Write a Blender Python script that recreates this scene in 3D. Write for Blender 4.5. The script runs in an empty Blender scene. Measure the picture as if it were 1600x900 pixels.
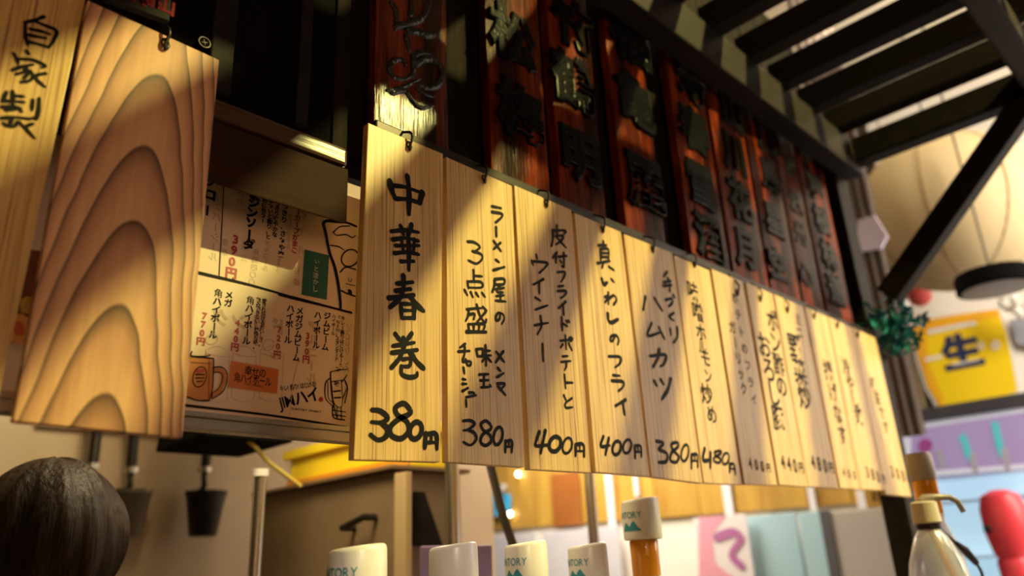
import bpy, bmesh, math, random
import numpy as np
from mathutils import Vector, Matrix

random.seed(7)
# ------------------------------------------------------------------ camera
S = 0.7            # metres per layout unit (one unit = camera to the row of menu boards)
Z0 = 1.5           # camera height in metres
F = 1200.5         # focal length in pixels of the 1600 wide frame
R = np.array([[0.7132036, -0.20950356, -0.6689162],
              [-0.69944697, -0.27530814, -0.65952965],
              [-0.04598426, 0.93825033, -0.34288738]])
sc = bpy.context.scene
COL = sc.collection
cam_data = bpy.data.cameras.new('camera')
cam = bpy.data.objects.new('camera', cam_data)
COL.objects.link(cam)
sc.camera = cam
cam_data.sensor_width = 36.0
cam_data.lens = F / 1600.0 * 36.0
cam_data.clip_start = 0.02
mw = Matrix([[R[i][j] for j in range(3)] for i in range(3)]).to_4x4()
mw.translation = (0, 0, Z0)
cam.matrix_world = mw
cam_data.dof.use_dof = True
cam_data.dof.focus_distance = 0.93
cam_data.dof.aperture_fstop = 2.6
cam_data.dof.aperture_blades = 0

# ------------------------------------------------------------------ light and exposure
sc.view_settings.view_transform = 'Standard'
sc.view_settings.look = 'None'
sc.view_settings.exposure = 0.0
sc.view_settings.gamma = 1.0
sc.view_settings.use_curve_mapping = False
world = bpy.data.worlds.new('world')
sc.world = world
world.use_nodes = True
world.node_tree.nodes['Background'].inputs[0].default_value = (0.9, 0.62, 0.42, 1)
world.node_tree.nodes['Background'].inputs[1].default_value = 0.02


def W(x, y, z):
    return Vector((x * S, y * S, z * S + Z0))


def lamp(name, kind, pos, energy, color, size=0.05, target=None, size_y=None, angle=None):
    d = bpy.data.lights.new(name, kind)
    d.energy = energy
    d.color = color
    if kind == 'AREA':
        d.size = size
        if size_y:
            d.shape = 'RECTANGLE'
            d.size_y = size_y
    else:
        d.shadow_soft_size = size
    if kind == 'SPOT':
        d.spot_size = math.radians(angle or 90)
        d.spot_blend = 0.4
    o = bpy.data.objects.new(name, d)
    COL.objects.link(o)
    o.location = W(*pos)
    if target is not None:
        o.rotation_euler = (W(*target) - W(*pos)).to_track_quat('-Z', 'Y').to_euler()
    return o


lamp('key_spot', 'SPOT', (2.57, -1.90, 3.20), 550, (1.0, 0.88, 0.27), 0.028, (0.85, 1.0, 0.45), angle=84)
lamp('customer_fill', 'AREA', (-0.4, -2.0, 0.9), 7.5, (1.0, 0.50, 0.24), 1.0, (1.0, 1.0, 0.4))
lamp('kitchen_fill', 'AREA', (0.85, 1.7, 1.25), 16, (1.0, 0.82, 0.46), 0.35, (1.2, 3.0, 0.0))  # added fill hidden behind the black panel, brightens kitchen wall and crate
lamp('far_wall_fill', 'AREA', (3.7, 3.4, 1.6), 48, (1.0, 0.88, 0.70), 0.8, (4.4, 3.2, 0.1))  # unseen area light added to brighten the far cross wall
lamp('dining_fill', 'AREA', (4.3, -1.6, 2.3), 84, (1.0, 0.88, 0.72), 0.9, (6.3, 0.8, 0.5))  # added out-of-view fill for the lantern and the dining side
lamp('right_wall_fill', 'AREA', (5.3, -1.9, 1.0), 34, (1.0, 0.93, 0.84), 0.5, (6.5, 0.5, 0.4))  # added beyond the right edge to lift the white wall
lamp('ceiling_fill', 'POINT', (4.2, 1.3, 3.2), 12, (1.0, 0.86, 0.62), 0.10)  # unseen point light added so the slat gaps look bright


lamp('cap_fill_spot', 'SPOT', (0.2, -0.4, 0.6), 14, (1.0, 0.93, 0.80), 0.05, (1.0, 1.07, -0.34), angle=34)  # added spot that lifts the ivory bottle caps
lamp('crate_fill', 'POINT', (1.12, 1.66, 0.60), 2.6, (1.0, 0.84, 0.52), 0.04)  # unseen fill added behind the spring roll board to brighten the crate

# ------------------------------------------------------------------ helpers


def ray(px, py):
    return R @ np.array([px - 800.0, 450.0 - py, -F])


def on(axis, val, px, py):
    r = ray(px, py)
    k = 'xyz'.index(axis)
    return r * (val / r[k])


def dep(px, py, d):
    return ray(px, py) / F * d


def on_plane(pl, px, py):
    p0, n = pl[0], pl[1]
    r = ray(px, py)
    return r * ((p0 @ n) / (r @ n))


ORG = {}


class MB:
    """verts in layout units (world frame); built as ONE mesh object"""

    def __init__(self):
        self.v = []
        self.f = []
        self.mi = []

    def add(self, verts, faces, mi=0):
        b = len(self.v)
        self.v += [tuple(float(c) for c in q) for q in verts]
        self.f += [tuple(b + i for i in q) for q in faces]
        self.mi += [mi] * len(faces)

    def box(self, x0, x1, y0, y1, z0, z1, mi=0):
        self.hexa([(x0, y0, z0), (x1, y0, z0), (x1, y1, z0), (x0, y1, z0)],
                  [(x0, y0, z1), (x1, y0, z1), (x1, y1, z1), (x0, y1, z1)], mi)

    def hexa(self, lo, hi, mi=0):
        self.add(list(lo) + list(hi), [(3, 2, 1, 0), (4, 5, 6, 7), (0, 1, 5, 4), (1, 2, 6, 5), (2, 3, 7, 6), (3, 0, 4, 7)], mi)

    def slab(self, quad, nrm, t, mi=0):
        q = [np.array(p, float) for p in quad]
        n = np.array(nrm, float)
        self.hexa(q, [p + n * t for p in q], mi)

    def poly_slab(self, pts, nrm, t, mi=0):
        n = len(pts)
        a = [np.array(p, float) for p in pts]
        b = [p + np.array(nrm, float) * t for p in a]
        self.add(a + b, [tuple(range(n))[::-1], tuple(range(n, 2 * n))] + [(i, (i + 1) % n, n + (i + 1) % n, n + i) for i in range(n)], mi)

    def tube(self, pts, r, seg=10, mi=0, caps=True, rs=None):
        P = [np.array(p, float) for p in pts]
        n = len(P)
        rings = []
        up = np.array([0.31, 0.17, 0.93])
        for i in range(n):
            t = P[min(i + 1, n - 1)] - P[max(i - 1, 0)]
            t /= (np.linalg.norm(t) + 1e-12)
            a = np.cross(t, up)
            if np.linalg.norm(a) < 1e-3:
                a = np.cross(t, np.array([1.0, 0, 0]))
            a /= np.linalg.norm(a)
            b = np.cross(t, a)
            rr = rs[i] if rs else r
            rings.append([P[i] + rr * (math.cos(2 * math.pi * k / seg) * a + math.sin(2 * math.pi * k / seg) * b) for k in range(seg)])
        vs = [v for ring in rings for v in ring]
        fs = []
        for i in range(n - 1):
            for k in range(seg):
                k2 = (k + 1) % seg
                fs.append((i * seg + k, i * seg + k2, (i + 1) * seg + k2, (i + 1) * seg + k))
        if caps:
            fs.append(tuple(range(seg))[::-1])
            fs.append(tuple((n - 1) * seg + k for k in range(seg)))
        self.add(vs, fs, mi)

    def lathe(self, c, prof, seg=32, mi=0, cap=True, tilt=None):
        """prof: list of (radius, z) from bottom to top around centre c"""
        vs = []
        n = len(prof)
        for (r, z) in prof:
            for k in range(seg):
                a = 2 * math.pi * k / seg
                p = np.array([r * math.cos(a), r * math.sin(a), z])
                if tilt is not None:
                    p = tilt(p)
                vs.append(np.array(c) + p)
        fs = []
        for i in range(n - 1):
            for k in range(seg):
                k2 = (k + 1) % seg
                fs.append((i * seg + k, i * seg + k2, (i + 1) * seg + k2, (i + 1) * seg + k))
        if cap:
            fs.append(tuple(range(seg))[::-1])
            fs.append(tuple((n - 1) * seg + k for k in range(seg)))
        self.add(vs, fs, mi)

    def ball(self, c, rx, ry=None, rz=None, seg=24, rings=14, mi=0):
        ry = ry or rx
        rz = rz or rx
        prof = [(max(1e-4, math.sin(math.pi * i / rings)), -math.cos(math.pi * i / rings)) for i in range(rings + 1)]
        b = len(self.v)
        self.lathe((0, 0, 0), prof, seg, mi)
        for i in range(b, len(self.v)):
            x, y, z = self.v[i]
            self.v[i] = (c[0] + x * rx, c[1] + y * ry, c[2] + z * rz)

    def build(self, name, mats, parent=None, smooth=False, bevel=0.0):
        me = bpy.data.meshes.new(name)
        org = ORG[parent.name] if parent else Vector((0, 0, 0))
        if parent is None and self.v:
            a = np.array(self.v)
            lo, hi = a.min(0), a.max(0)
            org = W((lo[0] + hi[0]) / 2, (lo[1] + hi[1]) / 2, lo[2])
        me.from_pydata([W(*q) - org for q in self.v], [], self.f)
        mats = mats if isinstance(mats, (list, tuple)) else [mats]
        for m in mats:
            me.materials.append(m)
        for p, k in zip(me.polygons, self.mi):
            p.material_index = k
        bm = bmesh.new()
        bm.from_mesh(me)
        bmesh.ops.recalc_face_normals(bm, faces=bm.faces)
        if bevel:
            es = [e for e in bm.edges if len(e.link_faces) == 2 and e.calc_face_angle(0) > 0.6]
            bmesh.ops.bevel(bm, geom=es, offset=bevel * S, segments=2, affect='EDGES', profile=0.6)
        if smooth:
            for fc in bm.faces:
                fc.smooth = True
            for e in bm.edges:
                if len(e.link_faces) == 2 and e.calc_face_angle(0) > 0.7:
                    e.smooth = False
        bm.to_mesh(me)
        bm.free()
        o = bpy.data.objects.new(name, me)
        COL.objects.link(o)
        if parent:
            o.parent = parent
        else:
            o.location = org
        ORG[o.name] = org.copy()
        return o


def tag(o, label=None, cat=None, group=None, kind=None):
    if label:
        o['label'] = label
    if cat:
        o['category'] = cat
    if group:
        o['group'] = group
    if kind:
        o['kind'] = kind
    return o


def thing(name, pos, label, cat, group=None):
    o = bpy.data.objects.new(name, None)
    o.empty_display_size = 0.05
    COL.objects.link(o)
    o.location = W(*pos)
    ORG[o.name] = o.location.copy()
    return tag(o, label, cat, group)


# ------------------------------------------------------------------ materials
MATS = {}


def mat(name, color, rough=0.5, metal=0.0, emit=None, es=0.0, coat=0.0, spec=None, trans=0.0, alpha=None):
    if name in MATS:
        return MATS[name]
    m = bpy.data.materials.new(name)
    m.use_nodes = True
    b = m.node_tree.nodes['Principled BSDF']
    b.inputs['Base Color'].default_value = (*color, 1)
    b.inputs['Roughness'].default_value = rough
    b.inputs['Metallic'].default_value = metal
    b.inputs['Coat Weight'].default_value = coat
    if spec is not None:
        b.inputs['Specular IOR Level'].default_value = spec
    if emit:
        b.inputs['Emission Color'].default_value = (*emit, 1)
        b.inputs['Emission Strength'].default_value = es
    b.inputs['Transmission Weight'].default_value = trans
    MATS[name] = m
    return m


def nodes_of(m):
    nt = m.node_tree
    return nt, nt.nodes, nt.links, nt.nodes['Principled BSDF']


def math_node(nt, op, a, b=None):
    n = nt.nodes.new('ShaderNodeMath')
    n.operation = op
    for i, q in enumerate((a, b)):
        if q is None:
            continue
        if isinstance(q, (int, float)):
            n.inputs[i].default_value = q
        else:
            nt.links.new(q, n.inputs[i])
    return n.outputs[0]


def ramp(nt, fac, stops):
    n = nt.nodes.new('ShaderNodeValToRGB')
    cr = n.color_ramp
    while len(cr.elements) < len(stops):
        cr.elements.new(0.5)
    for e, (p, c) in zip(cr.elements, stops):
        e.position = p
        e.color = (*c, 1)
    nt.links.new(fac, n.inputs[0])
    return n.outputs[0]


def grain_mat(name, stops, rough=0.45, scale=(400, 60, 5.0), coat=0.0, bump=0.12, detail=3.0, rand=True, bump_d=0.002, spec=None, tint=None):
    """straight grained wood, fibres along one axis of the board"""
    m = mat(name, (1, 1, 1), rough, coat=coat, spec=spec)
    nt, N, L, b = nodes_of(m)
    tc = N.new('ShaderNodeTexCoord')
    mp = N.new('ShaderNodeMapping')
    mp.inputs['Scale'].default_value = scale
    L.new(tc.outputs['Object'], mp.inputs['Vector'])
    if rand:
        oi = N.new('ShaderNodeObjectInfo')
        add = N.new('ShaderNodeVectorMath')
        add.operation = 'ADD'
        k = math_node(nt, 'MULTIPLY', oi.outputs['Random'], 91.0)
        L.new(mp.outputs[0], add.inputs[0])
        L.new(k, add.inputs[1])
        vec = add.outputs[0]
    else:
        vec = mp.outputs[0]
    n1 = N.new('ShaderNodeTexNoise')
    n1.inputs['Scale'].default_value = 1.0
    n1.inputs['Detail'].default_value = detail
    n1.inputs['Roughness'].default_value = 0.6
    L.new(vec, n1.inputs['Vector'])
    col = ramp(nt, n1.outputs[0], stops)
    if tint:
        n2 = N.new('ShaderNodeTexNoise')
        n2.inputs['Scale'].default_value = 0.13
        n2.inputs['Detail'].default_value = 1.0
        L.new(vec, n2.inputs['Vector'])
        mx = N.new('ShaderNodeMix')
        mx.data_type = 'RGBA'
        mx.blend_type = 'MULTIPLY'
        mx.inputs[0].default_value = 1.0
        L.new(col, mx.inputs[6])
        L.new(ramp(nt, n2.outputs[0], tint), mx.inputs[7])
        col = mx.outputs[2]
    L.new(col, b.inputs['Base Color'])
    bp = N.new('ShaderNodeBump')
    bp.inputs['Strength'].default_value = bump
    bp.inputs['Distance'].default_value = bump_d
    L.new(n1.outputs[0], bp.inputs['Height'])
    L.new(bp.outputs[0], b.inputs['Normal'])
    return m


def cathedral_mat(name):
    """flat sawn board: nested arches of dark late wood"""
    m = mat(name, (1, 1, 1), 0.38)
    nt, N, L, b = nodes_of(m)
    tc = N.new('ShaderNodeTexCoord')
    sp = N.new('ShaderNodeSeparateXYZ')
    L.new(tc.outputs['Object'], sp.inputs[0])
    wn = N.new('ShaderNodeTexNoise')
    wn.inputs['Scale'].default_value = 9.0
    wn.inputs['Detail'].default_value = 2.0
    L.new(tc.outputs['Object'], wn.inputs['Vector'])
    wob = math_node(nt, 'SUBTRACT', wn.outputs[0], 0.5)
    x = math_node(nt, 'ADD', sp.outputs[0], math_node(nt, 'MULTIPLY', wob, 0.014))
    x = math_node(nt, 'SUBTRACT', x, math_node(nt, 'MULTIPLY', sp.outputs[2], 0.03))
    x = math_node(nt, 'ADD', x, 0.004)
    x2 = math_node(nt, 'MULTIPLY', x, x)
    # right flank is steeper than the left
    side = math_node(nt, 'GREATER_THAN', x, 0.0)
    k = math_node(nt, 'ADD', 52.0, math_node(nt, 'MULTIPLY', side, 30.0))
    arch = math_node(nt, 'MULTIPLY', x2, k)
    v = math_node(nt, 'ADD', sp.outputs[2], arch)
    v = math_node(nt, 'ADD', v, math_node(nt, 'MULTIPLY', wob, 0.03))
    ph = math_node(nt, 'MULTIPLY', math_node(nt, 'ADD', v, 0.05), 12.3)
    fr = math_node(nt, 'FRACT', ph)
    col = ramp(nt, fr, [(0.0, (0.74, 0.45, 0.25)), (0.30, (0.70, 0.40, 0.22)), (0.68, (0.54, 0.285, 0.16)),
                        (0.89, (0.27, 0.14, 0.08)), (0.96, (0.11, 0.06, 0.04)), (1.0, (0.68, 0.40, 0.22))])
    mp = N.new('ShaderNodeMapping')
    mp.inputs['Scale'].default_value = (120, 60, 8)
    L.new(tc.outputs['Object'], mp.inputs['Vector'])
    n1 = N.new('ShaderNodeTexNoise')
    n1.inputs['Scale'].default_value = 1.0
    n1.inputs['Detail'].default_value = 3.0
    L.new(mp.outputs[0], n1.inputs['Vector'])
    fine = ramp(nt, n1.outputs[0], [(0.3, (0.86, 0.82, 0.80)), (0.7, (1.06, 1.04, 1.02))])
    mx = N.new('ShaderNodeMix')
    mx.data_type = 'RGBA'
    mx.blend_type = 'MULTIPLY'
    mx.inputs[0].default_value = 1.0
    L.new(col, mx.inputs[6])
    L.new(fine, mx.inputs[7])
    L.new(mx.outputs[2], b.inputs['Base Color'])
    return m


def mottled(name, c1, c2, scale=6.0, rough=0.6, bump=0.0, **kw):
    m = mat(name, (1, 1, 1), rough, **kw)
    nt, N, L, b = nodes_of(m)
    tc = N.new('ShaderNodeTexCoord')
    n1 = N.new('ShaderNodeTexNoise')
    n1.inputs['Scale'].default_value = scale
    n1.inputs['Detail'].default_value = 4.0
    L.new(tc.outputs['Object'], n1.inputs['Vector'])
    L.new(ramp(nt, n1.outputs[0], [(0.3, c1), (0.7, c2)]), b.inputs['Base Color'])
    if bump:
        bp = N.new('ShaderNodeBump')
        bp.inputs['Strength'].default_value = bump
        bp.inputs['Distance'].default_value = 0.004
        L.new(n1.outputs[0], bp.inputs['Height'])
        L.new(bp.outputs[0], b.inputs['Normal'])
    return m


M_CEDAR = grain_mat('pale_cedar', [(0.32, (0.30, 0.16, 0.05)), (0.45, (0.63, 0.405, 0.145)), (0.68, (0.78, 0.545, 0.22))], 0.42,
                    tint=[(0.3, (0.86, 0.80, 0.74)), (0.7, (1.0, 1.0, 1.0))])
M_CATH = cathedral_mat('flat_sawn_cedar')
M_LACQ_GLINT = grain_mat('glint_brown_lacquer', [(0.25, (0.025, 0.006, 0.003)), (0.55, (0.16, 0.022, 0.005)), (0.8, (0.30, 0.045, 0.010))], 0.26,
                   scale=(150, 60, 10.0), spec=0.35, bump=0.5, bump_d=0.0025, tint=[(0.40, (0.10, 0.09, 0.09)), (0.62, (1.0, 1.0, 1.0))])  # same lacquer as the other signs, specular raised for glints on the first
M_LACQ = grain_mat('brown_lacquer', [(0.25, (0.025, 0.006, 0.003)), (0.55, (0.16, 0.022, 0.005)), (0.8, (0.42, 0.065, 0.011))], 0.26,
                   scale=(150, 60, 10.0), spec=0.07, bump=0.5, bump_d=0.0025, tint=[(0.40, (0.10, 0.09, 0.09)), (0.62, (1.0, 1.0, 1.0))])  # lower specular copy, keeps lamp glare off the other signs
M_GLYPH = mottled('black_gloss_paint', (0.003, 0.003, 0.003), (0.006, 0.006, 0.007), 160, 0.25, 0.2, spec=0.06)
M_GLYPH_GLINT = mottled('glint_black_paint', (0.003, 0.003, 0.003), (0.006, 0.006, 0.007), 160, 0.12, 0.9, spec=0.5)  # same black paint, glossier copy so the first sign shows glints
M_INK = mat('brush_ink', (0.004, 0.003, 0.003), 0.6, spec=0.12)
M_DARKWOOD = grain_mat('dark_stained_timber', [(0.3, (0.005, 0.004, 0.003)), (0.7, (0.016, 0.011, 0.009))], 0.6, scale=(30, 30, 30), bump=0.1, spec=0.12)
M_BEAM = grain_mat('dark_beam_timber', [(0.3, (0.016, 0.012, 0.012)), (0.7, (0.030, 0.023, 0.023))], 0.55, scale=(4, 90, 90), bump=0.1, spec=0.12)
M_JOIST = grain_mat('dark_joist_timber', [(0.3, (0.010, 0.007, 0.0065)), (0.7, (0.022, 0.016, 0.0145))], 0.6, scale=(90, 4, 90), bump=0.1, spec=0.15)
M_BLACKP = mat('black_panel', (0.004, 0.0034, 0.003), 0.9, spec=0.05)
M_LINTEL = grain_mat('varnished_lintel', [(0.3, (0.030, 0.011, 0.005)), (0.7, (0.080, 0.030, 0.011))], 0.3, scale=(5, 120, 160), bump=0.35, bump_d=0.002, coat=0.3)
M_PAPER = mottled('cream_laminated_paper', (0.80, 0.64, 0.50), (0.87, 0.72, 0.58), 9, 0.4, spec=0.2)
M_BLACK = mat('black_print', (0.006, 0.005, 0.005), 0.6, spec=0.15)
M_REDP = mat('red_print', (0.42, 0.035, 0.035), 0.5)
M_GHOST = mat('show_through_print', (0.56, 0.43, 0.33), 0.5)
M_TEALP = mat('teal_print', (0.010, 0.13, 0.115), 0.45)
M_ORANGEP = mat('orange_print', (0.66, 0.20, 0.055), 0.45)
M_AMBERP = mat('amber_print', (0.62, 0.24, 0.06), 0.45)
M_WHITEP = mat('white_print', (0.80, 0.78, 0.74), 0.5)
M_GREYP = mottled('grey_wash_print', (0.16, 0.15, 0.13), (0.55, 0.47, 0.36), 60, 0.5)
M_STEEL = mat('brushed_steel', (0.55, 0.52, 0.47), 0.28, 1.0)
M_ALU = mat('aluminium_rail', (0.62, 0.58, 0.52), 0.3, 0.9)
M_WIRE = mat('dark_wire', (0.02, 0.014, 0.010), 0.4, 0.5)
M_CAP = mat('ivory_plastic', (0.80, 0.76, 0.68), 0.3)
M_TEALT = mat('teal_lettering', (0.035, 0.27, 0.33), 0.4)
M_AMBER = mat('amber_liquor', (0.70, 0.27, 0.02), 0.08, trans=0.35)
M_PLASTER = mottled('cream_plaster', (0.80, 0.74, 0.66), (0.86, 0.80, 0.73), 3, 0.8)
M_KWALL = mottled('beige_kitchen_panel', (0.36, 0.25, 0.15), (0.47, 0.34, 0.205), 2.5, 0.45)
M_FLOOR = mottled('brown_floor', (0.10, 0.07, 0.05), (0.15, 0.11, 0.08), 5, 0.5)
M_CEIL = mottled('cream_ceiling', (0.75, 0.68, 0.52), (0.82, 0.75, 0.60), 4, 0.8)

# ------------------------------------------------------------------ lettering
GL = {}


def glyph(ch, off=0.0, ext=0.0, bev=0.0):
    if ch in '角':
        off = 0.0
    elif ch.isascii() and ch.isalpha():
        off = min(off, 0.008)
    key = (ch, off, ext, bev)
    if key in GL:
        return GL[key]
    cu = bpy.data.curves.new('g', 'FONT')
    cu.body = ch
    cu.resolution_u = 3
    cu.offset = off
    cu.extrude = ext
    cu.bevel_depth = bev
    cu.bevel_resolution = 2
    o = bpy.data.objects.new('g', cu)
    COL.objects.link(o)
    bpy.context.view_layer.update()
    dg = bpy.context.evaluated_depsgraph_get()
    me = bpy.data.meshes.new_from_object(o.evaluated_get(dg))
    vs = [tuple(v.co) for v in me.vertices]
    fs = [tuple(p.vertices) for p in me.polygons]
    bpy.data.meshes.remove(me)
    bpy.data.objects.remove(o)
    bpy.data.curves.remove(cu)
    GL[key] = (vs, fs)
    return GL[key]


_ref = np.array(glyph('国')[0])
EM_C = ((_ref[:, 0].min() + _ref[:, 0].max()) / 2, (_ref[:, 1].min() + _ref[:, 1].max()) / 2)
EM_H = (_ref[:, 1].max() - _ref[:, 1].min()) * 1.06


def plane_y(y, yaw=0.0, x0=0.0, heavy=False):
    """vertical plane facing the camera side; returns (point, normal, u, v)"""
    u = np.array([math.cos(yaw), math.sin(yaw), 0.0])
    n = np.array([math.sin(yaw), -math.cos(yaw), 0.0])
    return (np.array([x0, y, 0.0]), n, u, np.array([0, 0, 1.0]), heavy)


def plane_x(x):
    return (np.array([x, 0, 0.0]), np.array([-1.0, 0, 0]), np.array([0, -1.0, 0]), np.array([0, 0, 1.0]), False)


LIFT = [0]


def put_glyph(mb, pl, ch, px, py, h, lift=0.0006, off=0.012, mirror=False, wx=1.0, ext=0.0, bev=0.0, slant=0.0, mi=0):
    """one character centred on a pixel of the plane, h = em height in pixels"""
    c = on_plane(pl, px, py)
    a = on_plane(pl, px, py - h / 2)
    b = on_plane(pl, px, py + h / 2)
    size = np.linalg.norm(a - b) / EM_H
    vs, fs = glyph(ch, off, ext, bev)
    if not vs:
        return
    rot = ch in 'ー〜' and not ch.isascii()
    out = []
    if ch.isascii():
        q = np.array(vs)
        cx, cy = (q[:, 0].min() + q[:, 0].max()) / 2, (q[:, 1].min() + q[:, 1].max()) / 2
    else:
        cx, cy = EM_C
    for (x, y, z) in vs:
        x, y = x - cx, y - cy
        if rot and h > 0:
            x, y = y, -x
        if mirror:
            x = -x
        x += slant * y
        out.append(c + pl[2] * x * size * wx + pl[3] * y * size + pl[1] * (lift + z * size + (ext + bev) * size))
    mb.add(out, fs, mi)


def column(mb, pl, text, p0, p1, size=None, **kw):
    n = len(text)
    for i, ch in enumerate(text):
        t = i / max(1, n - 1)
        x = p0[0] + (p1[0] - p0[0]) * t
        y = p0[1] + (p1[1] - p0[1]) * t
        sp = abs(p1[1] - p0[1]) / max(1, n - 1)
        put_glyph(mb, pl, ch, x, y, (size or sp * 0.98), **kw)


def hline(mb, pl, text, left, right, h, rot=True, lift=0.0006, off=0.012, slant=0.0, mi=0):
    """horizontal line of text between two pixels of the plane"""
    A, B = on_plane(pl, *left), on_plane(pl, *right)
    u = (B - A)
    wid = np.linalg.norm(u)
    u /= wid
    vv = pl[3] - u * (pl[3] @ u)
    vv /= np.linalg.norm(vv)
    adv = []
    for ch in text:
        if ch == ' ':
            adv.append((0.3, None))
            continue
        vs, fs = glyph(ch, off)
        q = np.array(vs)
        if ch.isascii():
            adv.append((q[:, 0].max() - q[:, 0].min() + 0.07, (q[:, 0].min(), vs, fs)))
        else:
            adv.append((EM_H * 1.0, (EM_C[0] - EM_H * 0.5, vs, fs)))
    tot = sum(a for a, _ in adv)
    k = wid / tot
    a = on_plane(pl, left[0], left[1] - h / 2)
    b = on_plane(pl, left[0], left[1] + h / 2)
    kh = np.linalg.norm(a - b) / 0.72
    x = 0.0
    for w_, g in adv:
        if g:
            x0, vs, fs = g
            out = [A + u * ((q[0] - x0 + x) * k + slant * q[1] * kh) + vv * (q[1] - 0.36) * kh + pl[1] * lift for q in vs]
            mb.add(out, fs, mi)
        x += w_


def spline(pts, n=7, closed=False):
    P = [np.array(p, float) for p in pts]
    if len(P) == 2:
        return [P[0] + (P[1] - P[0]) * t for t in np.linspace(0, 1, 4)]
    out = []
    m = len(P)
    for i in range(m - 1):
        p0 = P[i - 1] if i > 0 else (P[m - 2] if closed else 2 * P[0] - P[1])
        p1, p2 = P[i], P[i + 1]
        p3 = P[i + 2] if i + 2 < m else (P[1] if closed else 2 * P[m - 1] - P[m - 2])
        for t in np.linspace(0, 1, n, endpoint=False):
            out.append(0.5 * ((2 * p1) + (-p0 + p2) * t + (2 * p0 - 5 * p1 + 4 * p2 - p3) * t * t + (-p0 + 3 * p1 - 3 * p2 + p3) * t ** 3))
    out.append(P[-1])
    return out


def zoomed(x0, y0, s):
    return lambda p: (x0 + p[0] / s, y0 + p[1] / s)


def brush(mb, pl, zf, strokes, w, lift=0.0006, mi=0, straight=False, thick=None):
    """brush strokes given in the coordinates of a zoomed view, laid on the plane; w = width in zoomed px"""
    thick = thick or (1.55 if pl[4] else 1.0)
    for st in strokes:
        ww = w
        if isinstance(st, tuple) and isinstance(st[0], list):
            st, ww = st
        ww *= thick
        closed = len(st) > 3 and st[0] == st[-1]
        pts = [np.array(p, float) for p in st] if straight else spline(st, 6, closed)
        P3 = [on_plane(pl, *zf(p)) for p in pts]
        pw = on_plane(pl, *zf((pts[0][0], pts[0][1] - ww / 2)))
        pw2 = on_plane(pl, *zf((pts[0][0], pts[0][1] + ww / 2)))
        half = np.linalg.norm(pw - pw2) / 2
        LIFT[0] = (LIFT[0] + 1) % 40
        n_ = pl[1] * (lift + LIFT[0] * 0.000018)
        uv = [np.array([p @ pl[2], p @ pl[3]]) for p in P3]
        base = P3[0] - pl[2] * uv[0][0] - pl[3] * uv[0][1]
        L = []
        Rr = []
        n = len(uv)
        for i in range(n):
            t = uv[min(i + 1, n - 1)] - uv[max(i - 1, 0)]
            t = t / (np.linalg.norm(t) + 1e-12)
            nn = np.array([-t[1], t[0]])
            f = i / (n - 1)
            hw = half if closed else half * (1.0 + 0.12 * math.cos(f * 7 + LIFT[0]) - 0.22 * f * f)
            L.append(uv[i] + nn * hw)
            Rr.append(uv[i] - nn * hw)
        ring = []
        if not closed:
            def capn(c, a, b):
                out = []
                va = a - c
                ang0 = math.atan2(va[1], va[0])
                rr = np.linalg.norm(va)
                for k in range(1, 4):
                    an = ang0 - math.pi * k / 4
                    out.append(c + 0.9 * rr * np.array([math.cos(an), math.sin(an)]))
                return out
        P = lambda q: base + pl[2] * q[0] + pl[3] * q[1] + n_
        vs = [P(q) for q in L] + [P(q) for q in Rr]
        fs = [(i, i + 1, n + i + 1, n + i) for i in range(n - 1)]
        mb.add(vs, fs, mi)
        if not closed:
            e = capn(uv[-1], L[-1], Rr[-1])
            mb.add([P(L[-1])] + [P(q) for q in e] + [P(Rr[-1])], [(0, 1, 2, 3, 4)], mi)
            e = capn(uv[0], Rr[0], L[0])
            mb.add([P(Rr[0])] + [P(q) for q in e] + [P(L[0])], [(0, 1, 2, 3, 4)], mi)


def loop(x0, y0, x1, y1, n=8, tilt=0.15):
    cx, cy, rx, ry = (x0 + x1) / 2, (y0 + y1) / 2, (x1 - x0) / 2, (y1 - y0) / 2
    q = []
    for i in range(n + 1):
        a = 2 * math.pi * (i % n) / n - 1.2
        q.append((cx + rx * math.cos(a) - tilt * ry * math.sin(a), cy + ry * math.sin(a)))
    q[-1] = q[0]
    return q


def flat_poly(mb, pl, pix, lift=0.0005, mi=0):
    mb.add([on_plane(pl, *p) + pl[1] * lift for p in pix], [tuple(range(len(pix)))], mi)


# ------------------------------------------------------------------ the room
FLZ = -Z0 / S
mb = MB(); mb.box(-3, 8.2, -5, 7, FLZ - 0.1, FLZ)
tag(mb.build('floor', M_FLOOR), kind='structure')
mb = MB(); mb.box(-3, 8.2, -5, 7, 3.7, 3.8)
tag(mb.build('ceiling', M_CEIL), kind='structure')
mb = MB(); mb.box(6.5, 6.6, -5, 1.9, FLZ, 3.7)
tag(mb.build('wall_right', M_PLASTER), kind='structure')
mb = MB(); mb.box(-3.1, -3, -5, 7, FLZ, 3.7)
tag(mb.build('wall_left', M_FLOOR), kind='structure')
mb = MB(); mb.box(-3, 8.2, -5.1, -5, FLZ, 3.7)
tag(mb.build('wall_front', M_FLOOR), kind='structure')
mb = MB(); mb.box(-3, 3.2, 3.4, 3.5, FLZ, 3.7)
tag(mb.build('wall_back', M_KWALL), kind='structure')
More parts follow.
